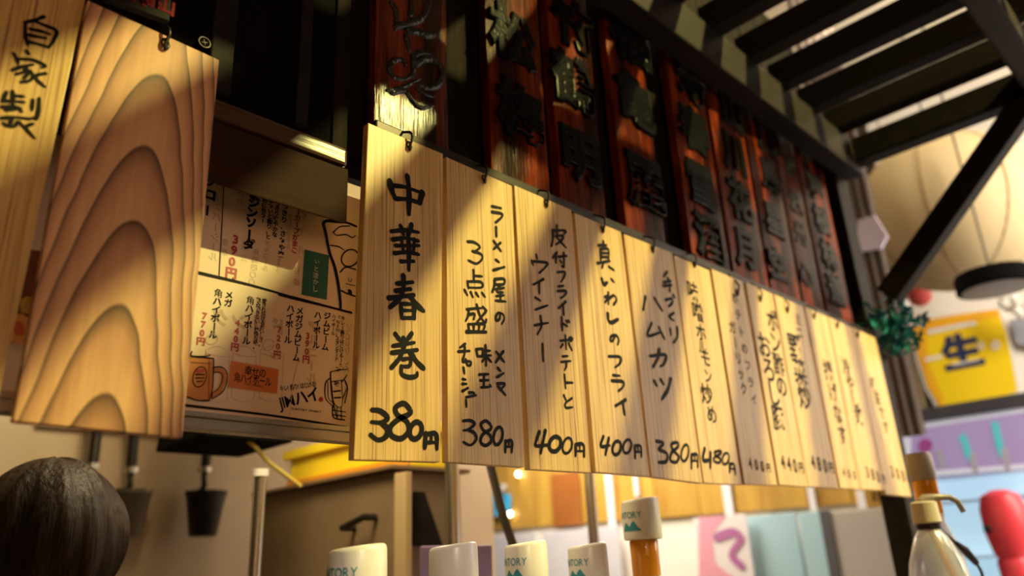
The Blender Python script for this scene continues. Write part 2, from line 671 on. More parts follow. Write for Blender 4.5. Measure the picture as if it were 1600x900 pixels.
# far cross wall of the kitchen: golden boarding above white panels
M_GOLD = grain_mat('golden_boarding', [(0.3, (0.36, 0.19, 0.035)), (0.7, (0.62, 0.38, 0.07))], 0.4, scale=(3, 9, 1.2), bump=0.05, rand=False)
mb = MB(); mb.box(4.5, 4.6, 1.62, 7, FLZ, 3.7)
tag(mb.build('wall_kitchen', M_PLASTER), kind='structure')
mb = MB()
y = 1.60
rg = random.Random(3)
while y < 6.8:
    wd = rg.uniform(0.20, 0.34)
    mb.box(4.47 + rg.uniform(0, 0.012), 4.499, y, y + wd - 0.008, 0.250 + 0.017 * (y - 1.6), 0.95)
    y += wd
tag(mb.build('trim_1', M_GOLD, bevel=0.003), kind='structure')

# ------------------------------------------------------------------ slatted canopy
cp = thing('slatted_canopy', (3.0, 0.9, FLZ), 'dark timber canopy of open slats on beams above the counter', 'canopy')
mb = MB(); mb.box(-1.6, 3.06, 0.945, 1.025, 1.455, 1.60)
mb.build('beam', M_BEAM, cp, bevel=0.008)
mb = MB(); mb.box(-1.6, 3.06, 0.255, 0.335, 1.50, 1.60)
mb.build('beam', M_BEAM, cp, bevel=0.008)
mb = MB(); mb.box(2.985, 3.06, -0.75, 0.955, 1.49, 1.60)
mb.build('end_beam', M_DARKWOOD, cp, bevel=0.006)
for i in range(20):
    x = 2.90 - i * 0.2335
    mb = MB()
    mb.box(x - 0.034, x + 0.034, -0.75, 0.99, 1.602, 1.702)
    mb.build('slat', M_JOIST, cp, bevel=0.004)
mb = MB()
b0, b1 = np.array([3.02, 0.33, 1.50]), np.array([3.02, 0.93, 0.93])
dv = (b1 - b0) / np.linalg.norm(b1 - b0)
sd = np.cross(dv, [1.0, 0, 0])
hw = 0.043
lo = [b0 + np.array([sx * 0.035, 0, 0]) + sd * sy * hw - dv * 0.04 for sx, sy in ((-1, -1), (1, -1), (1, 1), (-1, 1))]
hi = [q + dv * (np.linalg.norm(b1 - b0) + 0.06) for q in lo]
mb.hexa(lo, hi)
mb.build('brace', M_DARKWOOD, cp, bevel=0.005)
mb = MB(); mb.box(2.985, 3.10, 1.032, 1.12, FLZ, 1.60)
mb.build('post', M_DARKWOOD, cp, bevel=0.006)

# backing wall behind the carved signs
M_BACKING = grain_mat('charred_backing_boards', [(0.3, (0.006, 0.0045, 0.0035)), (0.7, (0.022, 0.016, 0.012))], 0.8, scale=(60, 30, 3), bump=0.2, spec=0.08)
mb = MB()
x = 0.66
rg = random.Random(5)
while x < 2.98:
    wd = rg.uniform(0.09, 0.15)
    mb.box(x, min(2.985, x + wd - 0.004), 1.10, 1.12 + rg.uniform(0, 0.004), 0.70, 2.2)
    x += wd
tag(mb.build('trim_2', M_BACKING, bevel=0.002), kind='structure')
mb = MB()
mb.box(-1.0, 0.655, 1.10, 1.13, 0.755, 2.2)
tag(mb.build('trim_3', M_BLACKP, bevel=0.002), kind='structure')
# black battens seen on the panel
for xa, xb in ((0.415, 0.455), (0.575, 0.60)):
    mb = MB(); mb.box(xa, xb, 1.085, 1.099, 0.76, 2.2)
    tag(mb.build('trim_4' if xa < 0.5 else 'trim_5', M_DARKWOOD, bevel=0.003), kind='structure')
# the pale screw head on the black panel
c = on('y', 1.085, 318, 68)
sw = thing('screw', c, 'small bright screw head in the black panel above the blank cedar board', 'screw')
mb = MB()
mb.tube([c + np.array([0, 0.018, 0]), c + np.array([0, -0.004, 0])], 0.0085, 18)
mb.build('screw_head', M_BLACKP, sw, smooth=True)
mb = MB()
ring = [c + np.array([0.0095 * math.cos(a), -0.004, 0.0095 * math.sin(a)]) for a in np.linspace(0, 2 * math.pi, 25)]
mb.tube(ring, 0.0014, 6)
for a in (0.3, 1.87):
    d = np.array([math.cos(a), 0, math.sin(a)]) * 0.005
    mb.tube([c - d + np.array([0, -0.004, 0]), c + d + np.array([0, -0.004, 0])], 0.001, 6)
mb.build('bright_rim', mat('dull_zinc', (0.22, 0.20, 0.18), 0.5), sw)

# wooden lintel above the paper menus
lt = thing('lintel_board', (0.2, 1.06, 0.56), 'varnished brown wooden lintel above the paper drink menu', 'wooden beam')
mb = MB()
mb.box(-0.7, 0.640, 1.014, 1.098, 0.664, 0.698)
mb.build('top_rail', M_LINTEL, lt, bevel=0.006)
mb = MB()
mb.hexa([(-0.7, 1.020, 0.558), (0.646, 1.020, 0.558), (0.646, 1.098, 0.600), (-0.7, 1.098, 0.600)], [(-0.7, 1.020, 0.663), (0.646, 1.020, 0.663), (0.646, 1.098, 0.663), (-0.7, 1.098, 0.663)])
mb.build('apron', grain_mat('dull_lintel', [(0.3, (0.022, 0.009, 0.004)), (0.7, (0.036, 0.013, 0.005))], 0.6, scale=(5, 80, 80), spec=0.06), lt, bevel=0.003)

# added black rail for the menu boards, drawn as the dark shadow gap above them
mb = MB()
mb.box(0.70, 2.98, 1.018, 1.030, 0.764, 0.786)
tag(mb.build('shadow_gap_rail', M_WIRE, bevel=0.003), 'added thin black rail for the cedar menu boards, standing in for the shadow gap under the carved signs', 'rail')

# ------------------------------------------------------------------ carved signs
SIGN_T = 0.028
sign_px = [((588, 0), (588, 190), (700, 0), (700, 240)),
           ((762, 0), (768, 270), (843, 0), (858, 310)),
           ((860, 0), (872, 320), (926, 84), (947, 337)),
           ((948, 20), (976, 350), (1021, 198), (1038, 371)),
           ((1043, 90), (1082, 400), (1101, 118), (1136, 420)),
           ((1108, 130), (1143, 425), (1166, 160), (1189, 445)),
           ((1170, 165), (1195, 448), (1217, 200), (1238, 467)),
           ((1220, 205), (1243, 470), (1247, 235), (1283, 487)),
           ((1252, 240), (1288, 490), (1290, 265), (1330, 502))]
sign_lab = ['brown lacquered signboard with a big glossy cursive character, directly above the tall spring roll board',
            'brown lacquered signboard second from the left, above the ramen topping board',
            'brown lacquered signboard above the board for sausage, orange glow along its left edge',
            'brown lacquered signboard with glints on its lowest black character, fourth from the left',
            'brown lacquered signboard in shadow, fifth from the left under the canopy beam',
            'brown lacquered signboard with an orange streak down its edge, sixth from the left',
            'brown lacquered signboard third from the right end of the upper row',
            'brown lacquered signboard with a round white glint, second from the right end',
            'brown lacquered signboard at the right end of the upper row beside the post']
SY = 1.05
spl = plane_y(SY)
sign_glyphs = [None,
               [('松', 800, 60, 74), ('梅', 812, 178, 78)],
               [('竹', 893, 40, 70), ('鶴', 893, 130, 74), ('明', 905, 245, 74)],
               [('福', 982, 60, 70), ('亀', 990, 160, 70), ('麗', 1006, 288, 74)],
               [('寿', 1077, 130, 56), ('春', 1083, 205, 58), ('雪', 1093, 290, 60), ('酒', 1106, 372, 60)],
               [('山', 1140, 175, 48), ('川', 1146, 240, 50), ('花', 1155, 315, 52), ('月', 1164, 390, 52)],
               [('風', 1194, 215, 40), ('鳥', 1201, 275, 41), ('星', 1208, 345, 42), ('空', 1214, 415, 42)],
               [('海', 1235, 265, 26), ('波', 1242, 315, 28), ('光', 1250, 365, 28), ('心', 1259, 430, 30)],
               [('夢', 1274, 295, 32), ('桜', 1283, 345, 34), ('林', 1294, 400, 36), ('道', 1305, 455, 38)]]
for k, (a, b, c_, d_) in enumerate(sign_px):
    pa, pb, pc, pd = [on('y', SY, *q)[[0, 2]] for q in (a, b, c_, d_)]
    xl = (pa[0] + pb[0]) / 2
    xr = (pc[0] + pd[0]) / 2
    xr = max(xr, xl + 0.13)
    if k < 8:
        nx = [on('y', SY, *q)[0] for q in sign_px[k + 1][:2]]
        xr = min(xr, sum(nx) / 2 - 0.006)
    t = thing('carved_signboard', ((xl + xr) / 2, SY, 0.70), sign_lab[k], 'sign', 'lacquered signboards above the menu boards')
    mb = MB()
    n = 8
    rg = random.Random(20 + k)
    zs = np.linspace(0.72, 1.59, 20)
    # slightly hand-hewn face
    vs, fs = [], []
    for i, z in enumerate(zs):
        for j in range(n + 1):
            x = xl + (xr - xl) * j / n
            e = 0.0035 if j in (0, n) else 0
            vs.append((x, SY + e + rg.uniform(-0.0010, 0.0010), z))
    m0 = len(vs)
    for i, z in enumerate(zs):
        for j in (0, n):
            vs.append((xl + (xr - xl) * j / n, SY + SIGN_T, z))
    for i in range(len(zs) - 1):
        for j in range(n):
            q = i * (n + 1) + j
            fs.append((q, q + 1, q + n + 2, q + n + 1))
        fs.append((m0 + 2 * i, m0 + 2 * i + 2, (i + 1) * (n + 1), i * (n + 1)))
        fs.append((m0 + 2 * i + 1, i * (n + 1) + n, (i + 1) * (n + 1) + n, m0 + 2 * i + 3))
        fs.append((m0 + 2 * i, m0 + 2 * i + 1, m0 + 2 * i + 3, m0 + 2 * i + 2))
    fs.append(tuple(range(n + 1)) + (m0 + 1, m0))
    q = (len(zs) - 1) * (n + 1)
    fs.append(tuple(range(q, q + n + 1)) + (m0 + 2 * len(zs) - 1, m0 + 2 * len(zs) - 2))
    mb.add(vs, fs)
    mb.build('board', M_LACQ_GLINT if k == 0 else M_LACQ, t, smooth=True)
    mb = MB()
    if k == 0:
        zf = zoomed(560, 0, 4.09)
        sts = [([(200, 5), (232, 60), (242, 130), (230, 205)], 38), ([(225, 175), (330, 150), (410, 110), (440, 50), (455, 0)], 44),
               ([(300, 195), (380, 205), (430, 225), (495, 225)], 48), ([(330, 0), (335, 60), (325, 120)], 40),
               ([(300, 215), (318, 290), (325, 340)], 36),
               ([(305, 425), (280, 385), (225, 388), (198, 440), (225, 495), (300, 505), (350, 470)], 34),
               ([(345, 345), (352, 420), (350, 500)], 40),
               ([(352, 362), (400, 338), (470, 352)], 40),
               ([(360, 420), (430, 375), (510, 410), (532, 480), (505, 545), (440, 560), (370, 540)], 48),
               ([(172, 582), (250, 570), (330, 535), (400, 500)], 32),
               ([(200, 600), (290, 580), (340, 640), (400, 690), (490, 668)], 40),
               ([(360, 560), (420, 600), (495, 620)], 26)]
        for st, wd in sts:
            P = [on_plane(spl, *zf(q)) for q in spline(st, 6)]
            half = np.linalg.norm(on_plane(spl, *zf(st[0])) - on_plane(spl, *zf((st[0][0], st[0][1] + wd)))) / 2
            mm = len(P)
            rs = [half * (0.75 + 0.35 * math.sin(math.pi * min(1, 0.15 + i / mm)) + rg.uniform(-0.07, 0.07)) for i in range(mm)]
            rs[-1] *= 0.55
            rs[0] *= 0.7
            mb.tube([p + np.array([0, 0.002, 0]) for p in P], half, 12, rs=rs)
    else:
        for ch, px, py, h in sign_glyphs[k]:
            mb = MB()
            put_glyph(mb, spl, ch, px, py, h, lift=-0.004, off=0.022, ext=0.012, bev=0.03)
            mb.build('raised_character', M_GLYPH, t)
    if k == 0:
        mb.build('raised_character', M_GLYPH_GLINT, t, smooth=True)

# ------------------------------------------------------------------ cedar menu boards
BT = 0.0158


def board(label, quad, yaw=0.0, y=1.0, mat_=None, hook=None, texts=(), group='cedar menu boards hanging in a row', name='menu_board'):
    """quad: TL, TR, BR, BL as (x, z) in layout units on the row plane"""
    cx = sum(q[0] for q in quad) / 4
    pl = plane_y(y, yaw, cx, True)
    t = thing(name, (cx, y, min(q[1] for q in quad)), label, 'menu board', group)
    pts = []
    for (x, z) in quad:
        r = np.array([x, 1.0, z])
        pts.append(r * ((pl[0] @ pl[1]) / (r @ pl[1])))
    m = MB()
    m.slab(pts, -pl[1], BT)
    m.build('board', mat_ or M_CEDAR, t, bevel=0.0016)
    for nm, fn in texts:
        m = MB()
        fn(m, pl)
        m.build(nm, M_INK, t)
    if hook:
        h = on_plane(pl, *hook)
        m = MB()
        path = [(0, 0.028, 0.785 - h[2]), (0.0, -0.006, 0.018), (0.002, -0.009, 0.004), (-0.001, -0.006, -0.012), (0.002, -0.003, -0.017), (0.006, -0.001, -0.008)]
        m.tube([h + np.array(p) for p in spline(path, 6)], 0.0024, 8)
        ringp = [h + np.array([0.0045 * math.cos(a), -0.002, 0.006 * math.sin(a) - 0.006]) for a in np.linspace(0, 6.28, 17)]
        m.tube(ringp, 0.0016, 6)
        m.build('hanging_wire', M_WIRE, t, smooth=True)
    return t


def writer(zf, strokes, w):
    return lambda m, pl: brush(m, pl, zf, strokes, w)


A = zoomed(530, 180, 3.0)
B = zoomed(530, 450, 3.0)
C = zoomed(680, 300, 4.093)
D = zoomed(680, 510, 3.913)
E_ = zoomed(800, 330, 4.285)
Fz = zoomed(800, 530, 4.285)
G = zoomed(890, 340, 4.5)
H = zoomed(890, 530, 4.285)
I = zoomed(970, 360, 4.5)
J = zoomed(970, 550, 4.09)
Q = zoomed(0, 0, 4.0)

# --- left-most board, home made
p0s = [[(275, 105), (215, 128), (160, 140)], [(158, 138), (158, 220), (172, 285)], [(205, 130), (280, 160), (352, 195), (330, 260), (300, 300)],
       [(185, 182), (260, 198), (310, 215)], [(180, 220), (240, 232), (285, 240)], [(175, 262), (230, 275), (290, 292)],
       [(165, 320), (180, 340)], [(85, 335), (105, 375), (115, 400)], [(110, 370), (200, 375), (280, 410), (262, 425)], [(75, 440), (130, 420), (205, 405)],
       [(165, 425), (150, 450), (100, 465)], [(160, 435), (205, 470), (185, 505), (130, 515)], [(190, 445), (150, 490)], [(285, 460), (235, 470), (200, 490)], [(205, 470), (245, 515), (282, 545)],
       [(40, 575), (25, 610), (15, 640)], [(78, 570), (80, 640), (75, 690)], [(15, 632), (90, 635), (150, 640)], [(10, 670), (80, 665), (130, 680)], [(95, 600), (150, 605)],
       [(205, 625), (200, 690)], [(245, 615), (240, 690), (225, 745), (205, 735)], [(35, 690), (110, 680), (135, 700)], [(8, 740), (90, 735), (190, 745)],
       [(75, 745), (50, 790), (20, 770)], [(60, 790), (90, 790), (110, 760)], [(120, 765), (165, 810), (215, 865)], [(205, 775), (150, 795)]]
board('leftmost cedar menu board with three large characters, cut by the photo edge', [(0.016, 0.764), (0.206, 0.764), (0.190, 0.170), (0.0, 0.170)], yaw=0.0, y=0.996,
      texts=[('dish_name', writer(Q, p0s, 14))], hook=None)
# --- blank board
board('blank cedar board with bold arched grain, between the home made board and the paper menu', [(0.2085, 0.764), (0.397, 0.757), (0.3985, 0.1775), (0.2085, 0.181)],
      y=0.99, mat_=M_CATH, hook=(258, 62))
# --- spring roll board
p1a = [([(236, 308), (243, 345), (262, 392)], 20), ([(242, 330), (310, 338), (388, 366)], 13), ([(388, 364), (375, 412)], 20), ([(264, 392), (320, 395), (372, 410)], 14), ([(318, 285), (326, 360), (325, 466)], 18),
       ([(242, 545), (310, 540), (372, 550)], 14), ([(286, 518), (300, 560)], 15), ([(338, 512), (326, 558)], 15), ([(248, 584), (310, 577), (370, 590)], 13), ([(262, 612), (374, 612)], 12),
       ([(256, 648), (320, 643), (372, 654)], 14), ([(288, 686), (350, 685)], 13), ([(290, 575), (302, 648)], 12), ([(352, 580), (346, 648)], 12), ([(322, 560), (326, 640), (325, 728)], 17),
       ([(268, 790), (345, 783)], 15), ([(262, 824), (335, 815)], 15), ([(230, 858), (350, 843)], 16)]
p1b = [([(300, -58), (300, 0), (282, 48), (236, 92)], 17), ([(332, 40), (362, 78), (395, 108)], 20), ([(288, 75), (293, 140)], 15), ([(290, 74), (352, 76)], 13), ([(352, 74), (350, 142)], 17),
       ([(294, 105), (346, 106)], 11), ([(293, 140), (350, 141)], 13),
       ([(262, 215), (284, 246)], 16), ([(340, 212), (316, 246)], 16), ([(250, 272), (352, 256)], 14), ([(245, 304), (366, 290)], 15), ([(300, 235), (302, 275), (284, 325), (244, 374)], 17),
       ([(332, 300), (362, 345), (395, 377)], 19), ([(296, 335), (332, 332), (328, 365), (298, 368)], 13), ([(291, 366), (292, 402), (325, 418), (360, 413), (365, 396)], 15)]
p1c = [([(152, 571), (192, 577), (226, 608), (198, 630), (150, 628)], 17), ([(198, 632), (226, 662), (217, 697), (182, 712), (146, 688)], 19),
       ([(332, 572), (302, 541), (264, 560), (272, 594), (316, 626), (324, 672), (288, 706), (244, 690), (240, 650), (282, 612), (326, 592), (332, 572)], 17),
       (loop(330, 628, 386, 708), 17), ([(405, 682), (400, 750)], 18), ([(405, 686), (452, 685), (457, 756)], 17), ([(430, 690), (430, 724)], 11), ([(405, 724), (455, 724)], 12)]
board('tall cedar board for spring rolls at 380 yen, right of the paper drink menu', [(0.6705, 0.757), (0.843, 0.758), (0.826, 0.171), (0.6575, 0.165)],
      hook=(638, 222), texts=[('dish_name', lambda m, pl: (brush(m, pl, A, p1a, 15), brush(m, pl, B, p1b, 15))), ('price', writer(B, p1c, 17))])
# --- three topping board
p2a = [[(362, 92), (420, 104)], [(362, 128), (425, 140), (420, 165), (385, 196)], [(388, 225), (390, 286)], [(416, 325), (372, 366)], [(372, 312), (420, 380)],
       [(385, 432), (408, 450)], [(370, 500), (442, 480)], [(380, 562), (376, 600), (364, 640)], [(380, 558), (438, 556), (435, 590), (382, 592)], [(385, 622), (440, 614)], [(408, 602), (395, 640), (432, 642)],
       [(415, 640), (416, 690)], [(390, 666), (440, 661)], [(384, 695), (452, 701)], [(415, 776), (410, 812), (390, 822), (388, 795), (405, 773), (435, 785), (440, 815), (424, 845)],
       [(205, 318), (248, 322), (285, 352), (255, 378), (236, 379)], [(238, 379), (292, 398), (298, 430), (262, 458), (212, 438)],
       [(244, 500), (246, 570)], [(245, 536), (300, 540)], [(205, 570), (212, 618)], [(206, 573), (290, 576), (296, 610), (215, 612)], [(186, 625), (205, 660)], [(226, 640), (240, 672)], [(260, 645), (276, 670)], [(298, 645), (318, 672)],
       [(200, 750), (300, 742)], [(214, 752), (210, 790), (194, 825)], [(215, 785), (250, 780), (245, 815)], [(264, 720), (285, 790), (318, 836), (325, 815)], [(322, 766), (268, 830)], [(304, 735), (328, 760)],
       [(210, 845), (216, 890)], [(210, 846), (310, 845), (305, 890)], [(245, 848), (246, 890)], [(280, 848), (278, 890)], ([(200, 894), (325, 896)], 16)]
p2b = [[(416, 152), (368, 222)], [(372, 155), (422, 220)], [(380, 252), (400, 275)], [(375, 312), (418, 286)], [(378, 350), (425, 352), (396, 390)], [(384, 365), (428, 420)],
       [(250, 140), (258, 185)], [(250, 140), (290, 140), (285, 180), (260, 182)], [(290, 152), (335, 149)], [(284, 180), (340, 178)], [(306, 115), (310, 240)], [(308, 182), (286, 215)], [(314, 185), (340, 218)],
       [(268, 295), (325, 292)], [(275, 331), (325, 329)], [(298, 295), (296, 370)], [(280, 373), (330, 371)], [(332, 358), (341, 370)],
       [(184, 106), (150, 130)], [(140, 154), (210, 150)], [(180, 125), (178, 170), (166, 206)], [(168, 216), (214, 215), (214, 236), (200, 240)], [(185, 200), (196, 240)], [(172, 250), (178, 290)],
       [(165, 322), (186, 326)], [(164, 352), (190, 352)], [(165, 396), (200, 376)], [(206, 405), (235, 406), (232, 426)], [(188, 434), (250, 421)], [(188, 450), (190, 495)]]
p2c = [[(170, 578), (212, 576), (240, 596), (202, 630), (172, 636)], [(204, 634), (238, 652), (250, 690), (215, 726), (172, 708)],
       [(340, 606), (310, 578), (280, 595), (290, 630), (332, 664), (340, 704), (305, 729), (276, 705), (290, 660), (334, 632), (340, 606)], loop(356, 616, 410, 724),
       ([(428, 700), (427, 770)], 15), ([(430, 702), (466, 702), (467, 772)], 15), ([(448, 705), (448, 735)], 9), ([(430, 736), (465, 737)], 10)]
board('cedar board with small three column writing at 380 yen, right of the spring roll board', [(0.850, 0.754), (1.029, 0.751), (1.025, 0.173), (0.842, 0.172)], yaw=0.015, y=1.003,
      hook=(755, 274), texts=[('dish_name', lambda m, pl: (brush(m, pl, C, p2a, 12), brush(m, pl, D, p2b, 12))), ('price', writer(D, p2c, 14))])
# --- sausage board
p3a = [[(272, 125), (272, 190), (262, 235)], [(268, 132), (355, 130), (348, 152)], [(298, 95), (300, 165)], [(290, 168), (342, 165), (325, 200), (290, 226)], [(300, 178), (362, 246)],
       [(300, 275), (272, 315)], [(292, 300), (292, 346)], [(310, 306), (364, 300)], [(345, 280), (346, 370), (332, 366)], [(320, 330), (330, 346)],
       [(300, 410), (350, 408), (346, 440), (325, 476)], [(306, 505), (345, 500)], [(302, 536), (358, 535), (354, 560), (324, 584)], [(358, 606), (310, 650)], [(340, 635), (345, 695)],
       [(330, 710), (335, 800)], [(335, 750), (370, 770)], [(362, 735), (370, 750)], [(376, 730), (385, 745)], [(320, 868), (394, 860)], [(356, 830), (362, 925)], [(340, 890), (324, 914)], [(378, 884), (400, 932)], loop(380, 846, 402, 868),
       [(336, 973), (374, 970)], [(326, 1010), (394, 1003)], [(362, 1008), (362, 1040), (350, 1066)], [(350, 1093), (358, 1186)], [(358, 1148), (405, 1148)], [(346, 1232), (360, 1264)], [(400, 1252), (357, 1286), (362, 1316), (405, 1312)],
       [(160, 290), (168, 322)], [(130, 330), (140, 362)], [(136, 336), (232, 346), (224, 372), (180, 416)], [(210, 455), (142, 492)], [(180, 475), (182, 552)], [(155, 578), (190, 600)], [(155, 660), (240, 630)],
       [(145, 765), (242, 748)], [(190, 700), (195, 770), (168, 825)], [(203, 888), (208, 1004)]]
p3c = [([(182, 618), (158, 690), (160, 714), (240, 708)], 16), ([(222, 610), (190, 764)], 17), (loop(248, 652, 325, 752), 19), (loop(338, 660, 400, 764), 12),
       ([(425, 702), (424, 782)], 15), ([(426, 704), (476, 706), (481, 786)], 15), ([(452, 708), (452, 746)], 10), ([(426, 749), (478, 749)], 10)]
board('cedar board for sausage and fried potato at 400 yen, left of the sardine board', [(1.036, 0.755), (1.217, 0.753), (1.213, 0.172), (1.038, 0.170)], yaw=-0.02, y=1.0,
      hook=(852, 312), texts=[('dish_name', writer(E_, p3a, 12)), ('price', writer(Fz, p3c, 15))])
# --- sardine board
p4a = [[(200, 196), (258, 194)], [(235, 165), (236, 216)], [(215, 220), (218, 305)], [(215, 222), (270, 224), (272, 300)], [(218, 250), (270, 251)], [(218, 278), (270, 279)], [(192, 322), (282, 306)], [(236, 315), (226, 356)], [(275, 345), (312, 371)],
       ([(225, 430), (240, 470), (264, 455)], 20), [(290, 430), (312, 456)], [(270, 525), (272, 610)], [(245, 560), (276, 553), (248, 596)], [(272, 572), (310, 548), (328, 580), (308, 614)],
       ([(268, 675), (272, 722), (296, 738), (340, 715)], 20), [(318, 832), (300, 868), (284, 862), (295, 832), (328, 830), (345, 862), (335, 896)]]
p4b = [([(260, 115), (336, 120), (336, 160), (302, 190)], 15), ([(288, 242), (335, 245)], 14), ([(280, 278), (355, 285), (355, 320), (325, 348)], 15), ([(375, 405), (305, 448)], 16), ([(355, 430), (367, 505)], 17)]
p4c = [([(225, 650), (208, 716), (268, 712)], 16), ([(262, 660), (238, 776)], 17), (loop(286, 682, 342, 774), 16), (loop(358, 672, 412, 764), 13), ([(436, 715), (438, 796)], 15), ([(438, 714), (474, 716), (480, 786)], 14), ([(456, 718), (457, 752)], 10), ([(440, 755), (478, 755)], 10)]
board('cedar board for fried sardines at 400 yen, its left half in shade', [(1.226, 0.749), (1.397, 0.750), (1.409, 0.173), (1.227, 0.174)], yaw=0.01, y=1.0,
      hook=(940, 352), texts=[('dish_name', lambda m, pl: (brush(m, pl, G, p4a, 14), brush(m, pl, H, p4b, 14))), ('price', writer(H, p4c, 14))])
# --- ham cutlet board
p5a = [[(325, 290), (300, 326)], [(298, 366), (352, 356)], [(298, 392), (356, 385)], [(328, 335), (342, 380), (340, 430)], [(312, 490), (356, 480), (360, 510), (336, 536)], [(366, 455), (378, 475)], [(372, 580), (340, 606), (372, 636)], [(345, 690), (350, 736)], [(394, 680), (396, 746), (370, 790)],
       [(172, 465), (155, 560)], [(235, 475), (290, 566)], [(216, 650), (188, 740), (282, 716)], [(264, 680), (308, 766)]]
p5b = [([(185, 26), (285, 20), (275, 76), (252, 92)], 15), ([(244, -20), (235, 40), (205, 96)], 16), ([(212, 185), (228, 215)], 15), ([(254, 176), (272, 206)], 15), ([(318, 170), (300, 240), (262, 302)], 16)]
p5c = [([(226, 570), (272, 582), (240, 620)], 15), ([(242, 622), (294, 650), (288, 700), (240, 706)], 17), ([(360, 578), (322, 590), (336, 632), (370, 668), (352, 704), (316, 692), (325, 642), (364, 606), (360, 578)], 14), (loop(386, 592, 432, 698), 12),
       ([(450, 655), (450, 746)], 15), ([(452, 657), (488, 659), (490, 736)], 14), ([(470, 660), (470, 692)], 10), ([(452, 696), (490, 696)], 10)]
board('bright cedar board for handmade ham cutlet at 380 yen, fifth after the paper menu', [(1.409, 0.748), (1.612, 0.751), (1.618, 0.167), (1.416, 0.173)], yaw=-0.01, y=1.0,
      hook=(1018, 384), texts=[('dish_name', lambda m, pl: (brush(m, pl, I, p5a, 14), brush(m, pl, J, p5b, 14))), ('price', writer(J, p5c, 14))])
# --- offal board


def t6(m, pl):
    for ch, x, y, h in (('味', 1082, 455, 28), ('噌', 1090, 488, 28), ('ホ', 1095, 520, 26), ('ル', 1097, 543, 20), ('モ', 1102, 560, 25), ('ン', 1106, 588, 22), ('炒', 1104, 616, 30), ('め', 1112, 648, 27)):
        put_glyph(m, pl, ch, x, y, h, off=0.018)


p6c = [([(535, 615), (525, 690), (575, 690)], 18), ([(572, 640), (570, 742)], 18), ([(636, 632), (600, 640), (606, 664), (636, 684), (625, 708), (594, 696), (600, 670), (636, 650), (636, 632)], 12), (loop(648, 645, 690, 718), 11), ([(695, 715), (695, 768)], 14), ([(697, 716), (722, 720), (732, 782)], 14), ([(700, 745), (728, 750)], 9)]
board('cedar board for miso offal stir fry at 480 yen, sixth after the paper menu', [(1.620, 0.747), (1.790, 0.745), (1.799, 0.170), (1.623, 0.168)], yaw=0.02, y=1.002,
      hook=(1083, 408), texts=[('dish_name', t6), ('price', writer(J, p6c, 14))])


def small(cols, price):
    def f(col):
        return lambda m, pl: column(m, pl, *col, off=0.02)

    def g(m, pl):
        for ch, x, y, h in price:
            put_glyph(m, pl, ch, x, y, h, off=0.03, wx=0.85 if ch.isascii() else 1.0)
    return [('dish_name', f(col)) for col in cols] + [('price', g)]


def price(txt, x0, y0, dx, dy, h):
    out = []
    for i, ch in enumerate(txt):
        out.append((ch, x0 + dx * i, y0 + dy * i, h if ch.isascii() else h * 0.62))
    return out


far = [('cedar board lit bright yellow, seventh after the paper menu, thin writing in two columns', [(1.803, 0.753), (1.972, 0.753), (1.985, 0.176), (1.810, 0.172)], 0.0, (1150, 452),
        [('ガーリック', (1144, 512), (1162, 608), 18), ('ポテトのフライ', (1148, 466), (1178, 624), 16)], price('400円', 1172, 724, 9.5, 2.4, 21)),
       ('cedar board with a dark seam on its left, eighth after the paper menu', [(1.990, 0.757), (2.150, 0.755), (2.165, 0.178), (1.995, 0.178)], 0.025, (1186, 462),
        [('おろし豚', (1194, 540), (1216, 654), 36), ('ポン酢の', (1207, 502), (1221, 604), 31)], price('440円', 1223, 722, 9.5, 3.0, 25)),
       ('cedar board ninth after the paper menu, big blurred characters in its middle', [(2.160, 0.756), (2.355, 0.755), (2.365, 0.180), (2.166, 0.180)], -0.01, (1228, 480),
        [('野菜炒', (1242, 542), (1257, 620), 36), ('ミニ', (1247, 500), (1249, 520), 17)], price('480円', 1270, 722, 9.5, 3.0, 25)),
       ('bright cedar board tenth after the paper menu, beside a dark seam', [(2.368, 0.757), (2.535, 0.756), (2.528, 0.184), (2.378, 0.182)], 0.02, (1270, 490),
        [('揚げなす', (1294, 580), (1316, 680), 27)], price('400円', 1318, 738, 8.5, 2.4, 16)),
       ('cedar board second from the right end of the row', [(2.540, 0.757), (2.735, 0.754), (2.720, 0.186), (2.534, 0.184)], 0.0, (1306, 505),
        [('冷やし奴', (1322, 574), (1342, 650), 24)], price('380円', 1355, 738, 8.5, 3.6, 20)),
       ('cedar board at the right end of the row, next to the teal garland', [(2.740, 0.755), (2.945, 0.752), (2.960, 0.172), (2.728, 0.174)], 0.0, (1338, 520),
        [('枝豆です', (1364, 600), (1384, 668), 17)], price('300円', 1394, 737, 8.5, 3.4, 20))]
for lab, quad, yaw, hk, cols, pr in far:
    board(lab, quad, yaw=yaw, y=1.001, hook=hk, texts=small(cols, pr))
# ------------------------------------------------------------------ paper drink menu
PY = 1.10
pp = plane_y(PY)
x0, x1, zb, zt = 0.20, 0.735, 0.232, 0.66
pm = thing('paper_drink_menu', ((x0 + x1) / 2, PY, zb), 'cream laminated paper drink menu with black columns and red prices, behind the hanging boards', 'menu')
mb = MB(); mb.box(x0, x1, PY, PY + 0.004, zb, zt)
mb.build('sheet', M_PAPER, pm)
K = zoomed(280, 270, 4.5)
Lz = zoomed(280, 430, 3.6)


def kz(z, *p):
    return z(p)


ink = MB(); red = MB(); gho = MB()


def red_part(nm, fn):
    m = MB()
    fn(m)
    m.build(nm, M_REDP, pm)


def ghost_part(fn):
    m = MB()
    fn(m)
    m.build('show_through_print', M_GHOST, pm)


